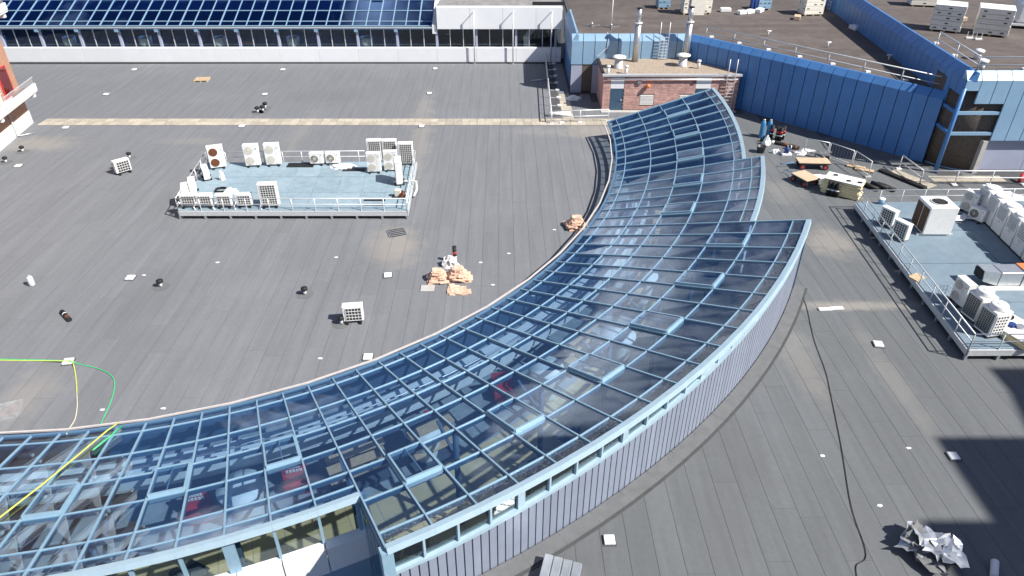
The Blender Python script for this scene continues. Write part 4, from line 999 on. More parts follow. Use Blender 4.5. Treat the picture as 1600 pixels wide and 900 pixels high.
o = MB().box(3.3, 4.05, 55.6, 71, .002, .012).build('dark_mat_strip', 'felt_base'); tag(o, 'dark bitumen strip beside the guard rail left of the blue building', 'mat')

# ------------------------------------------------------------ guard rails with counterweights
def guard(name, label, pts, h=1.0, z=0., step=2.2, arm=(0, 1), mid=True, weight=True, group='free-standing guard rails'):
    pts = [Vector(p[:2]) for p in pts]
    t_ = thing(name, label, 'guard rail', (pts[0].x, pts[0].y, z), group=group, world=True)
    ar = Vector(arm).normalized()
    for a, b in zip(pts[:-1], pts[1:]):
        n = max(1, int(round((b-a).length/step)))
        for i in range(n+1):
            p = a.lerp(b, i/n); MB().tube([(p.x, p.y, z+.02), (p.x, p.y, z+h)], .036, 6).build('post', 'rail', t_)
            if weight:
                e = p+ar*.85; MB().bar((p.x, p.y, z+.06), (e.x, e.y, z+.06), .06, .05).build('foot_arm', 'rail', t_)
                MB().box(e.x-.17, e.x+.17, e.y-.13, e.y+.13, z+.004, z+.14).build('counterweight', 'paper', t_, .015)
            else: MB().box(p.x-.16, p.x+.16, p.y-.16, p.y+.16, z+.004, z+.06).build('foot_plate', 'paper', t_)
        MB().tube([(a.x, a.y, z+h), (b.x, b.y, z+h)], .045, 6).build('top_rail', 'rail', t_)
        if mid: MB().tube([(a.x, a.y, z+h*.52), (b.x, b.y, z+h*.52)], .036, 6).build('middle_rail', 'rail', t_)
    return t_
guard('guard_rail', 'guard rail running toward the camera left of the blue building', [G(852, 100), G(861, 193)], 1.0, 0, 2.0, (1, 0))
guard('guard_rail', 'guard rail beside the paver path before the brick plant room', [G(862, 193), G(950, 190)], 1.0, 0, 1.9, (0, -1), weight=False)
guard('guard_rail', 'white guard rail along the edge above the long shaded blue wall', [D0-dn*.9+dd*1.0, D1-dn*.9-dd*.6], 1.05, ROOFZ+.02, 2.6, (-dn.x, -dn.y))
guard('guard_rail', 'white guard rail around the corner of the upper blue roof', [C0+Vector((1.7, 7.5)), C0+Vector((1.0, 1.0)), Vector((46, C0.y+1.0))], 1.05, UZ, 3.0, (.5, 1))
guard('guard_rail', 'grey guard rail along the short paver path below the loggia', [G(1404, 264), G(1436, 289), G(1600, 289)], 1.0, 0, 2.3, (0, -1), weight=False)
# hoarding frames by the shaded wall
fr0 = [G(1255, 240), G(1292, 247), G(1330, 260), G(1357, 277)]
for i in range(3):
    a, b = fr0[i]+Vector((.04, 0, 0)), fr0[i+1]-Vector((.06, 0, 0))
    t_ = thing('fence_panel', 'open tubular fence panel near the blue wall, %s of three' % ['farthest', 'middle', 'nearest'][i], 'fence', a, group='mobile fence panels', world=True)
    for q in (a, b): MB().tube([q, q+Vector((0,0,1.15))], .03, 6).build('post', 'rail', t_); MB().box(q.x-.2, q.x+.2, q.y-.12, q.y+.12, .004, .1).build('foot_block', 'concrete', t_)
    for z_ in (.18, 1.15): MB().tube([a+Vector((0,0,z_)), b+Vector((0,0,z_))], .03, 6).build('rail', 'rail', t_)
    for j in range(1, 8): MB().tube([a.lerp(b, j/8)+Vector((0,0,.18)), a.lerp(b, j/8)+Vector((0,0,1.15))], .006, 4).build('wire', 'galv', t_)

# ------------------------------------------------------------ small roof fittings
def put_square(px, py, lb, s_=.42):
    p = G(px, py); t_ = thing('drain_cover', lb, 'cover', p, random.uniform(-.15, .15), 'white square covers on the roof')
    MB().box(-s_*.62, s_*.62, -s_*.62, s_*.62, .003, .02).build('flange', 'felt_base', t_); MB().box(-s_/2, s_/2, -s_/2, s_/2, .02, .10).build('plate', 'paper', t_, .012)
for px_, py_, lb in ((210, 109.5, 'white square cover near the white parapet at far left'), (442, 109.5, 'white square cover near the white parapet behind the pipe cluster'), (680, 108, 'white square cover near the parapet left of the first pole'),
                     (166, 148, 'white square cover left of the wooden pallet'), (414, 148, 'white square cover above the cluster of pipes'), (671, 146.5, 'white square cover above the dusty band'),
                     (103, 200, 'white square cover just below the paver path near the apartment block'), (378, 198, 'white square cover just below the paver path above the left platform'), (659, 198, 'white square cover just below the paver path on the dusty band'),
                     (29, 260, 'white square cover at the left picture edge by black vents'), (204, 435, 'white square cover left of the black vent on the left roof'), (606, 431, 'white square cover left of the clay tile pile'),
                     (575, 559, 'white square cover near the glass edge below the lone unit'), (107, 566, 'white square cover with hoses passing over it'),
                     (1372, 539, 'white square cover on the right roof by the platform corner'), (1489, 714, 'white square cover at the edge of the stepped shadow'), (952, 845, 'white square cover beside the clad wall kerb')):
    put_square(px_, py_, lb, .40 if py_ < 600 else .36)
def put_vent(px, py, lb, s_=1.):
    p = G(px, py); t_ = thing('pipe_vent', lb, 'vent', p, group='black pipe vents', )
    MB().lathe([(.42*s_, .004), (.42*s_, .012)], n=18).build('collar', 'kerb', t_); MB().lathe([(.09*s_, .012), (.08*s_, .25*s_)], n=12).build('pipe', 'rail', t_)
    MB().lathe([(.10*s_, .25*s_), (.17*s_, .30*s_), (.17*s_, .40*s_), (.06*s_, .46*s_)], n=14).build('cap', 'black', t_)
for px_, py_, lb in ((203, 247, 'black pipe vent behind the white unit at left'), (181, 264, 'black pipe vent touching the white unit at left'), (36, 237, 'black pipe vent near the apartment block base'), (10, 254, 'black pipe vent at the left picture edge'),
                     (252, 448, 'black pipe vent right of a white cover on the left roof'), (477, 460, 'black pipe vent left of the lone grilled unit'), (534, 506, 'black pipe vent at the foot of the lone grilled unit'),
                     (403, 176, 'black pipe vent, left of a cluster of three above the path'), (411, 174, 'black pipe vent, middle of a cluster of three above the path'), (415, 169, 'black pipe vent, farthest of a cluster of three above the path')):
    put_vent(px_, py_, lb, 1.0 if py_ > 200 else 1.15)
small.put(G(194, 270), -2.35, 'single white unit standing alone on the far left roof', None, (1.1, 1.1, 1.15))
p = G(554, 502); u_ = small.put(p, PI+.12, 'lone grilled unit on the left roof with a pipe vent', None, (1.02, 1.0, 1.15))
o = MB().tube([p+Vector((-.42, .1, .3)), p+Vector((-.62, -.05, .22)), G(536, 503)+Vector((0,0,.3))], .05, 7).build('pipe_run', 'white'); tag(o, 'white pipe joining the lone unit to its vent', 'pipe')
# wooden pallet
pl = thing('wooden_pallet', 'pale wooden pallet lying near the white parapet', 'pallet', G(316, 125.5), .1)
for i in range(7): MB().box(-.62, .62, -.55+i*.165, -.55+i*.165+.13, .12, .145).build('plank', 'wood', pl)
for x_ in (-.55, 0, .55): MB().box(x_-.06, x_+.06, -.55, .57, .002, .118).build('bearer', 'wood', pl)
# gas bottle, rolls, sheets
def bottle(px, py, m, lb, h=1.3, r=.17, group=None, z=0):
    t_ = thing('gas_bottle', lb, 'gas bottle', G(px, py, z), group=group)
    MB().lathe([(r*.9, 0), (r, .06), (r, h*.8), (r*.75, h*.9), (r*.35, h*.95)], n=16).build('body', m, t_)
    MB().lathe([(r*.5, h*.93), (r*.5, h*1.02), (r*.4, h*1.02)], n=12).build('collar', 'galv', t_)
bottle(51, 446, 'gas_grey', 'grey gas bottle standing alone on the left roof', .62, .15)
def roll(px, py, lb, L, r, rz, stand=False, z=0, group=None, m='black'):
    t_ = thing('felt_roll', lb, 'felt roll', G(px, py, z), rz, group)
    if stand:
        MB().tube([(0,0,0), (0,0,L)], r, 14).build('roll', m, t_); MB().tube([(0,0,L*.55), (0,0,L*.7)], r*1.02, 14).build('red_band', 'red', t_); MB().tube([(0,0,L*.35), (0,0,L*.42)], r*1.02, 14).build('white_band', 'paper', t_)
    else:
        MB().tube([(-L/2,0,r), (L/2,0,r)], r, 14).build('roll', m, t_); MB().tube([(-L*.18,0,r), (-L*.1,0,r)], r*1.02, 14).build('white_band', 'paper', t_); MB().tube([(L*.1,0,r), (L*.3,0,r)], r*1.02, 14).build('brown_band', 'rust', t_)
roll(104, 496, 'black roofing roll with pale and brown bands lying on left roof', 1.0, .11, -.75)
roll(711, 410, 'black felt roll with red band standing behind the tile pile', 1.0, .11, 0, True)
def tiles(px, py, lb, n, spread, seed, rows_=5):
    rnd = random.Random(seed); t_ = thing('tile_pile', lb, 'tile pile', G(px, py), group='piles of clay tiles')
    me = MB().box(-.25, .25, -.15, .15, 0, .07).mesh('clay_tile', 'tile', .006)
    for i in range(n):
        l = i//max(1, n//rows_); o = link('tile', me, t_)
        f = 1-.12*l; o.location = (rnd.uniform(-spread[0], spread[0])*f, rnd.uniform(-spread[1], spread[1])*f, .07*l+rnd.uniform(0, .02)); o.rotation_euler = (rnd.uniform(-.12, .12), rnd.uniform(-.12, .12), rnd.choice((0, 0, 1.57, .2))+rnd.uniform(-.12, .12))
    return t_
tp = tiles(716, 436, 'neat right heap of clay tiles beside wrapping, on the left roof', 130, (.62, .42), 3, 10)
tp = tiles(684, 437, 'broken left heap of clay tiles on the left roof', 90, (.46, .42), 4, 8)
tiles(717, 454, 'scattered broken clay tiles in front of the tile heaps', 22, (.42, .28), 5, 1)
tiles(900, 355, 'heap of wrapped clay tiles at the edge of the glass roof', 140, (.6, .5), 6, 10)
blob('wrapping_sheet', 'wrap', G(704, 415), (.45, .35, .55), 'white and blue wrapping behind the tile heaps', 'wrapping', 11)
blob('wrapping_sheet', 'wrap', G(686, 441), (.5, .2, .12), 'torn white wrapping under the left tile heap', 'wrapping', 12)
o = MB().box(-.35, .35, -.28, .28, .003, .05).build('concrete_slab', 'concrete', None, .01); o.location = G(668, 451); tag(o, 'small grey slab left of the scattered tiles', 'slab')
gr = thing('metal_grate', 'grey metal grate lying on a dusty patch', 'grate', G(620, 364), .35)
for i in range(9): MB().box(-.5, .5, -.4+i*.1, -.36+i*.1, .004, .03).build('bar', 'galv' if i % 2 else 'dark', gr)
for x_ in (-.5, .5): MB().box(x_-.02, x_+.02, -.42, .46, .031, .045).build('rim', 'galv', gr)
wh = MB().hexa([(-.9,-.5,.003),(.8,-.6,.003),(.9,.5,.003),(-.8,.45,.003),(-.9,-.5,.02),(.8,-.6,.16),(.9,.5,.03),(-.8,.45,.1)]).build('metal_sheet', 'metal_sheet'); wh.location = G(-6, 645); wh.rotation_euler = (0,0,.4); tag(wh, 'pale metal sheet at the left picture edge', 'sheet')
rnd = random.Random(21)
for i, (px_, py_) in enumerate(((795, 396), (866, 359), (833, 462), (751, 410), (770, 445), (747, 493), (680, 523), (500, 560), (160, 640), (255, 638), (525, 402), (340, 410), (225, 430), (1420, 700), (1375, 790), (1285, 712))):
    o = crumple('litter_scrap', 'paper', .11, .06, .03, 40+i, 2); o.location = G(px_, py_); tag(o, 'tiny white scrap of litter on the grey roof, '+['by the tile pile and glass', 'left of the wrapped tile heap', 'near the glass edge below the tiles', 'right of the standing felt roll', 'right of the scattered tiles', 'close to the glass edge bend', 'below the scattered tiles', 'right of the lone unit', 'near the green hose end', 'near the glass left of the hose', 'below the left platform', 'under the platform near corner', 'left of a pipe vent', 'by the stepped shadow', 'by the sheet metal heap', 'beside the dark cable'][i], 'litter', 'white scraps scattered on the roof')
# hoses: green, yellow, cream
def hose(lb, m, pts, r=.022, z=.025):
    ps = [G(*p[:2], p[2] if len(p) > 2 else z) for p in pts]; sm = []
    for i in range(len(ps)-1):
        p0, p1, p2, p3 = ps[max(i-1, 0)], ps[i], ps[i+1], ps[min(i+2, len(ps)-1)]
        for j in range(6):
            u = j/6; sm.append(.5*((2*p1)+(-p0+p2)*u+(2*p0-5*p1+4*p2-p3)*u*u+(-p0+3*p1-3*p2+p3)*u**3))
    sm.append(ps[-1]); o = MB().tube(sm, r, 6).build('hose', m); tag(o, lb, 'hose'); return o
gz = lambda k, r: pol(k, RI+r)+Vector((0,0,.09))
hose('green hose curving across the left roof to the glass edge', 'hose_green', [(-20, 561), (40, 562), (107, 564, .13), (120, 568), (150, 575), (172, 585), (179, 600), (174, 625), (163, 650), (154, 672)])
hose('yellow hose running over the white cover and along the roof', 'hose_yellow', [(-20, 562.5), (50, 563.5), (100, 564, .13), (112, 564, .13), (117, 580), (119.5, 600), (120, 614)])
hose('cream hose continuing down to the glass edge', 'hose_cream', [(120, 614), (120.5, 635), (117, 655), (108, 670), (104, 678, .35)])
o = MB().tube([gz(40.02, -.3), gz(40.25, .2), gz(40.6, 1.5), gz(41.1, 3.5), gz(41.65, 5.6), gz(42.2, 7.4), gz(42.5, 8.6)], .03, 6).build('hose', 'hose_yellow'); tag(o, 'bright yellow-green hose lying down across the glass panes', 'hose')
o = MB().tube([gz(39.8, .0), gz(40.0, .7), gz(40.3, 1.6)], .03, 6).build('hose', 'hose_green'); tag(o, 'short bright green hose over the edge of the glass', 'hose')
hose('thin dark cable running down the right roof', 'black', [(1252, 462), (1260, 478), (1272, 530), (1290, 580), (1300, 625), (1315, 700), (1330, 790), (1350, 850), (1352, 873), (1338, 884), (1341, 910)], .013)

# ------------------------------------------------------------ trolleys, boards and gas bottles on the right
def trolley(px, py, rz, lb, L=2.0, W=1.0):
    t_ = thing('flatbed_trolley', lb, 'trolley', G(px, py), rz, 'flatbed trolleys on the right roof')
    MB().box(-L/2, L/2, -W/2, W/2, .50, .55).build('platform', 'ply', t_, .008); MB().box(-L/2+.02, L/2-.02, -W/2+.02, W/2-.02, .42, .498).build('chassis', 'dark', t_)
    for sx in (-L*.36, L*.36):
        MB().tube([(sx, -W*.4, .2), (sx, W*.4, .2)], .03, 6).build('axle', 'dark', t_); MB().box(sx-.05, sx+.05, -.2, .2, .2, .42).build('axle_block', 'dark', t_)
        for sy in (-W*.42, W*.42):
            wl = MB().tube([(sx, sy-.05, .205), (sx, sy+.05, .205)], .2, 18).build('wheel', 'black', t_); MB().tube([(sx, sy-.056, .205), (sx, sy+.056, .205)], .11, 14).build('rim', 'red', wl)
    MB().tube([(-L/2, 0, .4), (-L/2-.8, .05, .2), (-L/2-1.05, .05, .22)], .03, 6).build('drawbar', 'gas_blue', t_); MB().tube([(-L/2-1.05, -.15, .22), (-L/2-1.05, .22, .22)], .02, 6).build('handle', 'dark', t_)
trolley(1268, 262, -.06, 'flatbed trolley with plywood top beside the fence, the wider one', 2.15, .95)
trolley(1256, 286, -1.15, 'flatbed trolley with plywood top set endwise before the other', 1.45, 1.15)
st = thing('insulation_stack', 'stack of yellow insulation boards strapped with felt rolls and white wrap', 'insulation', G(1313, 302), -.62)
for i in range(7): MB().box(-1.15+random.uniform(-.07,.07), 1.15+random.uniform(-.08,.08), -.62+random.uniform(-.03,.04), .62+random.uniform(-.05,.05), .06+i*.135, .06+i*.135+.115).build('board', 'foam', st)
MB().box(-1.1, 1.15, -.6, .62, 1.01, 1.03).build('wrap_sheet', 'paper', st)
for x_ in (-.9, 0, .9): MB().box(x_-.08, x_+.08, -.6, .6, .0, .058).build('bearer', 'wood', st)
for i in range(3): MB().tube([(-.62+i*.26, -.76, .02), (-.62+i*.26, -.74, .98)], .12, 12).build('felt_roll', 'black', st); MB().tube([(-.62+i*.26, -.762, .4), (-.62+i*.26, -.76, .48)], .123, 12).build('white_band', 'paper', st)
for i, (x_, y_) in enumerate(((-.7, .1), (.2, -.35), (.85, -.2))): MB().tube([(x_, y_, 1.09), (x_+.25, y_+.1, 1.09)], .055, 8).build('small_roll', 'black', st)
bottle(1189, 215, 'gas_blue', 'tall blue gas bottle standing apart at the left of the group', 1.42, .19, 'gas bottles by the blue wall')
bottle(1199.5, 214, 'gas_blue', 'tall blue gas bottle beside the black felt rolls', 1.35, .18, 'gas bottles by the blue wall')
roll(1204, 216, 'black felt roll standing against the second gas bottle', 1.05, .14, 0, True, group='standing felt rolls')
roll(1213, 219, 'standing black felt roll with red band, left of three', 1.05, .14, 0, True, group='standing felt rolls')
roll(1218, 220, 'standing black felt roll with red band, middle of three', 1.05, .13, 0, True, group='standing felt rolls')
roll(1222, 218, 'standing black felt roll with red band, right of three', 1.05, .13, 0, True, group='standing felt rolls')
roll(1215, 226, 'black roll lying before the standing felt rolls', 2.6, .12, -.55)
roll(1238, 233, 'short black roll lying at the end of the long one', .9, .14, -.2)
t_ = thing('bucket', 'large black bucket on the roof beside the glass', 'bucket', G(1188, 238)); MB().lathe([(.24,.0),(.33,.48),(.35,.5),(.31,.48),(.23,.05)], n=18).build('tub', 'plastic_bucket', t_); MB().tube([(-.33,0,.45),(-.2,-.2,.3),(.2,-.2,.3),(.33,0,.45)], .012, 5).build('handle', 'galv', t_)
t_ = thing('gas_burner_can', 'dark blue canister standing on a white block', 'canister', G(1228, 242)); MB().box(-.35, .35, -.22, .22, 0, .16).build('block', 'paper', t_, .02); MB().lathe([(.17,.16),(.17,.55),(.08,.62)], n=14).build('canister', 'navy', t_); MB().lathe([(.05,.62),(.05,.72)], n=8).build('valve', 'galv', t_)
blob('rag_bag', 'paper', G(1197, 226), (.3, .25, .6), 'white bag with red print before the gas bottles', 'bag', 31)
blob('rag_bag', 'wrap', G(1211, 239), (.35, .2, .3), 'grey crumpled bag left of the blue canister', 'bag', 32)
blob('debris_heap', 'wrap', G(1258, 240), (.9, .35, .3), 'heap of pale rubble and wrapping behind the trolley', 'debris', 33)
blob('debris_heap', 'kerb', G(1278, 243), (.8, .3, .3), 'dark rubble heap at the fence foot', 'debris', 34)
blob('paper_sheets', 'paper', G(1277, 276), (.9, .35, .1), 'white paper sheets between trolley and board stack', 'paper', 35)
for i, (a_, lb) in enumerate((((1337, 262), 'pale wooden plank on roof behind the board stack, left one'), ((1350, 267), 'pale wooden plank on roof behind the board stack, right one'))):
    o = MB().box(-.6, .6, -.2, .2, .003, .12).build('plank', 'wood', None, .01); o.location = G(*a_); o.rotation_euler = (0,0,-.5); tag(o, lb, 'plank')
for i, (a_, lb) in enumerate((((1358, 294), 'black rubber mat roll behind the yellow stack, left'), ((1374, 293), 'black rubber mat roll behind the yellow stack, middle'), ((1384, 295), 'black rubber mat roll behind the yellow stack, right'))):
    o = MB().tube([(-.6,0,.13), (-.2,.03,.14), (.6,-.03,.13)], .15, 9).build('rubber_roll', 'black'); o.location = G(*a_); o.rotation_euler = (0,0,-.9); tag(o, lb, 'rubber roll', 'black rubber rolls')
o = MB().box(-1.5, 1.5, -.5, .5, .003, .05).build('roof_hatch_cover', 'paver', None, .01); o.location = G(1424, 280); o.rotation_euler = (0,0,-1.05); tag(o, 'pale board strip leading from the loggia toward the platform', 'board')
o = MB().box(-1.7, 1.7, -.2, .2, .003, .16).build('rubber_kerb', 'black', None, .02); o.location = G(1409, 281); o.rotation_euler = (0,0,-1.05); tag(o, 'black kerb strip beside the pale board', 'kerb')
blob('white_cover_sheet', 'paper', G(1572, 313), (1.3, .45, .5), 'white tarpaulin bundle behind the row of tall units', 'tarpaulin', 36)
blob('red_hose_heap', 'orange', G(1554, 310), (.55, .4, .2), 'orange hose heap behind the row of tall units', 'hose', 37)
t_ = thing('fire_extinguisher', 'red cylinder lying in the shade by the paver path', 'cylinder', G(1594, 286)); MB().tube([(-.1,0,.12), (.25,.35,.5)], .14, 12).build('body', 'red', t_); MB().tube([(.25,.35,.5), (.3,.4,.55)], .05, 8).build('neck', 'dark', t_)
for i in range(2):
    o = MB().box(-.33, .33, -.11, .11, .003, .08).build('white_strip', 'white', None, .02); o.location = G(1289+i*18, 484-i*1.5); o.rotation_euler = (0,0,.05); tag(o, 'short white strip on the roof past the wall end, %s one' % ('left', 'right')[i], 'strip')
# crumpled sheet-metal pile and pipe, lower right
sp_ = thing('sheet_metal_pile', 'heap of crumpled bare sheet metal at the lower right', 'scrap', G(1452, 868), .2)
rnd = random.Random(5)
for i in range(9):
    bm = bmesh.new(); bmesh.ops.create_grid(bm, x_segments=5, y_segments=5, size=.5)
    for v in bm.verts: v.co = Vector((v.co.x*rnd.uniform(.8, 1.3), v.co.y*rnd.uniform(.7, 1.1), .05*i+.03+abs(v.co.x*rnd.uniform(-.25, .5))+rnd.uniform(0, .1)))
    bmesh.ops.rotate(bm, verts=bm.verts, cent=(0,0,0), matrix=Matrix.Rotation(rnd.uniform(0, 3), 3, 'Z')); bmesh.ops.translate(bm, verts=bm.verts, vec=(rnd.uniform(-.4, .4), rnd.uniform(-.4, .4), 0))
    ex = bmesh.ops.solidify(bm, geom=bm.faces[:], thickness=.006)
    me = bpy.data.meshes.new('sheet'); bm.to_mesh(me); bm.free(); me.materials.append(MT['metal_sheet' if i % 3 else 'kerb']); link('sheet', me, sp_)
o = MB().tube([(-.1,-.3,.12), (.12,.3,.14)], .12, 16).build('white_pipe', 'white'); o.location = G(1551, 893); o.rotation_euler = (0,0,-.2); tag(o, 'short white pipe at the bottom right edge', 'pipe')
t_ = thing('sheet_metal_cowl', 'ribbed pale metal cowl at the bottom picture edge by the wall', 'cowl', G(876, 902), -.25)
for i in range(4): MB().box(-.62+i*.31, -.62+i*.31+.29, -.5, .45, .05, .42-.03*i).build('rib', 'galv', t_, .02)
# guard by the wall of the white building: small pipes on kerb
wb = blob('plastic_sheet', 'paper', G(897, 155), (.7, .45, .3), 'crumpled pale plastic in the shade before the blue recess', 'plastic', 41)
o = MB().tube([(-.9,0,.2), (.9,0,.2)], .18, 14).build('white_roll', 'paper'); o.location = G(874, 181.5); tag(o, 'white roll lying on the paver path behind the rail', 'roll')
o = MB().tube([G(830, 128)+Vector((0,0,.1)), G(866, 124)+Vector((0,0,.12))], .05, 6).build('loose_pole', 'galv'); tag(o, 'grey pole lying on the shaded roof by the guard rail', 'pole')

# ------------------------------------------------------------ stock on the brown roofs
def pallet(px, py, z, n, sx, sy, rz, lb, m='foam_pale', cap='paper', slabs=None):
    p = G(px, py, z); t_ = thing('board_pallet', lb, 'pallet stack', (p.x, p.y, z), rz, 'pallets of boards on the brown roofs')
    rnd = random.Random(int(px*7+py))
    h = .36
    for i in range(n):
        j = rnd.uniform(-.03, .03); b = MB().box(-sx/2+j, sx/2+j, -sy/2, sy/2, .12+i*h, .12+(i+1)*h-.02).build('bundle', m, t_, .02)
        for c_ in range(3):
            x_ = -sx*.33+c_*sx*.33
            if rnd.random() < .45: continue
            MB().box(x_-.13, x_+.1, -sy/2-.008, -sy/2+.002, .12+i*h+.12, .12+i*h+.22).build('print', 'print', b)
            MB().box(-sx/2+j-.008, -sx/2+j+.002, -sy*.33+c_*sy*.33-.12, -sy*.33+c_*sy*.33+.1, .12+i*h+.12, .12+i*h+.22).build('print', 'print', b)
    MB().box(-sx/2-.01, sx/2+.01, -sy/2-.01, sy/2+.01, .12+n*h, .12+n*h+.015).build('wrap_top', cap, t_)
    for c_ in range(8): MB().box(-sx*.4+(c_ % 4)*sx*.25, -sx*.4+(c_ % 4)*sx*.25+.2, -sy*.3+(c_//4)*sy*.5, -sy*.3+(c_//4)*sy*.5+.08, .12+n*h+.016, .12+n*h+.02).build('top_print', 'print_blue', t_)
    for x_ in (-sx*.4, 0, sx*.4): MB().box(x_-.07, x_+.07, -sy*.48, sy*.48, .0, .118).build('bearer', 'wood', t_)
z1_, z2_ = ROOFZ+.02, UZ+.02
pallet(1035, 12, z1_, 3, 1.2, 1.2, .05, 'pale pallet stack at the top edge left of the tall boards', 'lightblue')
pallet(1075, 21, z1_, 6, 1.3, 1.2, .05, 'pale green-white pallet stack behind an upright cream board')
pallet(1100, 20, z1_, 6, 1.0, 1.2, .05, 'pale pallet stack right of the upright cream board')
o = MB().box(-.68, .68, -.04, .04, .0, 2.9).build('upright_board', 'foam_pale'); p = G(1089, 23.5, z1_); o.location = p; tag(o, 'upright cream board leaning before the pallet stacks', 'board')
pallet(1190, 14, z1_, 3, 1.3, 1.2, .1, 'blue-printed pallet stack at the top beside gas bottles', 'lightblue')
pallet(1265, 22, z1_, 5, 1.9, 1.5, .12, 'large pale pallet stack left of the tall blue wall')
pallet(1475, 46, z2_, 5, 2.1, 2.0, -.5, 'white pallet stack nearest the left edge of the upper roof')
pallet(1545, 52, z2_, 5, 2.3, 2.1, -.5, 'cream pallet stack with bulging boards right of the other')
pallet(1440, 8, z2_, 4, 2.2, 1.5, -.2, 'pale pallet stack at the top edge of the upper roof', 'foam_pale')
t_ = thing('large_air_duct', 'huge white air-handling duct at the top right corner', 'duct', G(1590, 40, z2_), -.3)
MB().box(-.6, 6, -1.0, 1.0, .35, 2.0).build('casing', 'white_panel', t_, .25); MB().box(-.8, 6, -1.1, 1.1, .2, .34).build('base_frame', 'white', t_)
MB().box(2.5, 7, 1.3, 3.2, .35, 2.6).build('second_casing', 'white_panel', t_, .2)
for x_ in (-.4, 2, 4): MB().box(x_, x_+.15, -1, 1, 0, .2).build('foot', 'dark', t_)
bottle(1178, 16, 'navy', 'dark blue gas bottle on the brown roof, left of a pair', 1.3, .18, None, z1_); bottle(1173, 17, 'navy', 'dark blue gas bottle on the brown roof, right of a pair', 1.3, .18, None, z1_)
for i, (px_, py_, z_, lb) in enumerate(((1133, 18, z1_, 'white block on the brown roof near the pallets'), (1160, 22, z1_, 'white block on brown roof, left of three near the bottles'), (1170, 21, z1_, 'white block on brown roof, middle of three near the bottles'), (1186, 19, z1_, 'white block on brown roof, right of three near the bottles'), (1245, 30, z1_, 'flat pale box before the large pale pallet'),
                                      (1500, 32, z2_, 'open cardboard box between the two pallet stacks'), (1335, 46, z1_, 'small white rag on the shaded brown roof'))):
    o = MB().box(-.5, .5, -.3, .3, 0, .35).build('loose_block', 'paper' if i not in (4, 5) else 'ply', None, .04); o.location = G(px_, py_, z_); o.rotation_euler = (0,0,.3*i); tag(o, lb, 'block')
for i, (px_, py_, z_, lb) in enumerate(((923, 42, z1_, 'thin white aerial mast with tripod on the brown roof'), (955, 43, z1_, 'second thin aerial mast on tripod beside a cable'))):
    t_ = thing('aerial_mast', lb, 'mast', G(955 if i == 0 else 925, 43 if i == 0 else 41, z_), 0, 'aerial masts on the brown roof')
    MB().tube([(0,0,.05), (0,0,2.4 if i == 0 else .35)], .035, 6).build('mast', 'white', t_)
    for k in range(3): MB().box(0, .8, -.04, .04, .0, .06, Matrix.Rotation(k*2.1+.4, 4, 'Z')).build('leg', 'galv', t_)
    MB().tube([(0,0,.1), (0,0,.3)], .09, 8).build('clamp', 'galv', t_)
p = G(950, 52, BT); o = MB().tube([p+Vector((0,.3,0)), (p.x, BY-.05, BT-.4), (p.x-.1, BY-.06, 3.9), (p.x-.9, BY-.06, ez+.2)], .025, 5).build('cable', 'white'); tag(o, 'white cable hanging down the lit blue wall', 'cable')
for i, (px_, py_, lb) in enumerate(((1293, 74, 'small white vent tee on brown roof behind the rail'), (1388, 94, 'small white vent tee in the shade of the tall wall'), (1200, 56, 'small white vent tee far behind the rail'))):
    t_ = thing('vent_tee', lb, 'vent', G(px_, py_, z1_), group='vent tees on the brown roof'); MB().tube([(0,0,0), (0,0,.4)], .05, 8).build('pipe', 'white', t_); MB().tube([(-.2,0,.4), (.2,0,.4)], .06, 8).build('tee', 'white', t_)
for i, (px_, py_, lb) in enumerate(((1526, 92, 'white mushroom vent on the upper roof near the corner rail'), (1532, 108, 'white vent box at the corner rail of the upper roof'))):
    t_ = thing('mushroom_vent', lb, 'vent', G(px_, py_, z2_)); MB().lathe([(.2,0),(.2,.4)], n=14).build('barrel', 'white', t_); MB().lathe([(.2,.4),(.34,.48),(.34,.6),(.1,.68)], n=16).build('cap', 'white', t_)
for i, (px_, py_) in enumerate(((1491, 48), (1514, 60), (1528, 62))):
    t_ = thing('counterweight_foot', 'white U-shaped rail foot left on the upper roof, %s' % ['by the pallet', 'middle one', 'right one'][i], 'rail foot', G(px_, py_, z2_)); MB().box(-.25, .25, -.1, .1, 0, .1).build('base', 'paper', t_)
    for sx in (-.2, .2): MB().tube([(sx,0,.1), (sx,0,.5)], .02, 5).build('prong', 'white', t_)

# ------------------------------------------------------------ apartment block at the left
t0 = G(0, 236); t1 = G(51, 192)
AT = thing('apartment_block', 'tall brick apartment block with white balconies at the left edge', 'building', t1, world=True)
ad = (t1-t0); ad.z = 0; ad.normalize(); an = Vector((ad.y, -ad.x, 0))         # along the face (away), outward (to the roof)
def ap(s_, n_, z_): return t1+ad*s_+an*n_+Vector((0, 0, z_))
def abox(name, m, s0, s1, n0, n1, z0, z1, par):
    return MB().hexa([ap(s0, n1, z0), ap(s0, n0, z0), ap(s1, n0, z0), ap(s1, n1, z0), ap(s0, n1, z1), ap(s0, n0, z1), ap(s1, n0, z1), ap(s1, n1, z1)]).build(name, m, par)
LEN, NF, FH = 34., 13, 2.95
abox('wall', 'brick_orange', -LEN, 0, -14, 0, 1.0, NF*FH+1, AT); abox('plinth', 'tower_white', -LEN, .06, -14, .05, -.0, 1.0, AT)
abox('flat_roof', 'concrete', -LEN-.3, .4, -14.4, .4, NF*FH+1.002, NF*FH+1.5, AT)
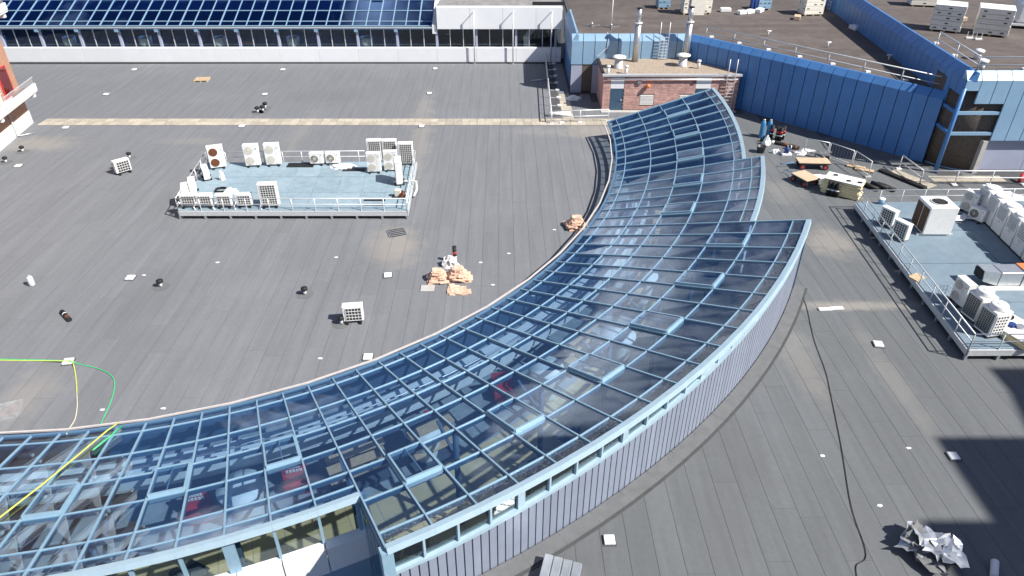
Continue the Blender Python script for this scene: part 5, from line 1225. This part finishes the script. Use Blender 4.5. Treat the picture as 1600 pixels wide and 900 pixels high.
for f in range(NF):
    zf = 2.55+f*FH
    if f == 1: continue
    abox('soffit', 'tower_white', -LEN, -.05, .02, 1.25, zf-.02, zf+.12, AT)
    s_ = -.05
    while s_ > -LEN+1:
        L = 5.6
        if f == 0 and s_ > 0: pass
        sl_ = abox('balcony_front', 'tower_white', s_-L+.5, s_-.02, 1.17, 1.30, zf+.121, zf+.62, AT)
        for j in range(0, 26): q = ap(s_-L+.6+j*.19, 1.23, 0); MB().box(q.x-.012, q.x+.012, q.y-.012, q.y+.012, zf+.62, zf+1.1).build('baluster', 'rail', sl_) if (f < 4 and s_ > -12) else None
        q0, q1 = ap(s_-L+.5, 1.23, zf+1.1), ap(s_-.02, 1.23, zf+1.1); MB().bar(q0, q1, .06, .05).build('handrail', 'rail', sl_)
        abox('bracket', 'tower_white', s_-.55, s_-.25, .03, 1.15, zf-.35, zf-.025, AT); abox('party_wall', 'tower_white', s_-L+.2, s_-L+.4, .02, 1.2, zf+.13, zf+FH-.15, AT)
        wn = abox('window_frame', 'red', s_-2.4, s_-.9, .0, .07, zf+.15, zf+2.3, AT)
        abox('pane', 'glass_win', s_-2.25, s_-1.05, .071, .085, zf+.3, zf+2.2, wn)
        wn = abox('window_frame', 'tower_white', s_-4.6, s_-2.8, .0, .07, zf+.7, zf+2.3, AT); abox('pane', 'dark', s_-4.5, s_-2.9, .071, .085, zf+.8, zf+2.2, wn)
        s_ -= L
pb = ap(-.4, 1.1, 2.68); o = MB().box(-.9, .9, -.25, .25, 0, .35).build('planter_box', 'soil'); o.location = ap(-1.6, .8, 2.68); o.rotation_euler = (0,0, math.atan2(ad.y, ad.x)); tag(o, 'brown planter on the lowest balcony of the apartment block', 'planter')
o = MB().tube([ap(-3.1, .1, 2.4), ap(-3.1, .12, .1), ap(-2.9, .5, .06), ap(-2.4, 1.2, .05)], .06, 8).build('downpipe', 'galv', AT)

# ------------------------------------------------------------ neighbouring stepped tower outside the frame (its shadow lies on the right roof)
HB = 30.; sh = Vector((-math.cos(SHAD), math.sin(SHAD)))*HB/math.tan(SUN_EL)
pts_ = [Vector(p)-sh for p in ((20.9, 24.06), (20.9, 19.87), (16.42, 19.87), (16.42, 15.93), (14.0, 15.93), (14.0, -20), (45, -20), (45, 24.06))]
nb2 = thing('neighbour_tower', 'stepped grey tower beyond the right edge that shades the roof', 'building', (pts_[0].x, pts_[0].y, -10), world=True)
MB().prism([tuple(p) for p in pts_], -10, HB).build('wall', 'concrete', nb2)
MB().prism([tuple(p) for p in [pts_[0]*.98+pts_[7]*.02, pts_[2]*.9+pts_[6]*.1, pts_[5]*.9+pts_[6]*.1, pts_[6]*.97+pts_[3]*.03]], HB+.001, HB+.1).build('flat_roof', 'felt_base', nb2)
for f in range(11):
    MB().prism([tuple(pts_[1]+Vector((-.03, -3.6))), tuple(pts_[1]+Vector((.02, -3.6))), tuple(pts_[1]+Vector((.02, -.4)))], 1+f*2.6, 2.4+f*2.6) if False else None
for p_ in (small, tall, rusty, dark_small, vr, vr2): p_.drop()
for o in bpy.data.objects:
    for k_ in ('_world', '_base'):
        if k_ in o: del o[k_]
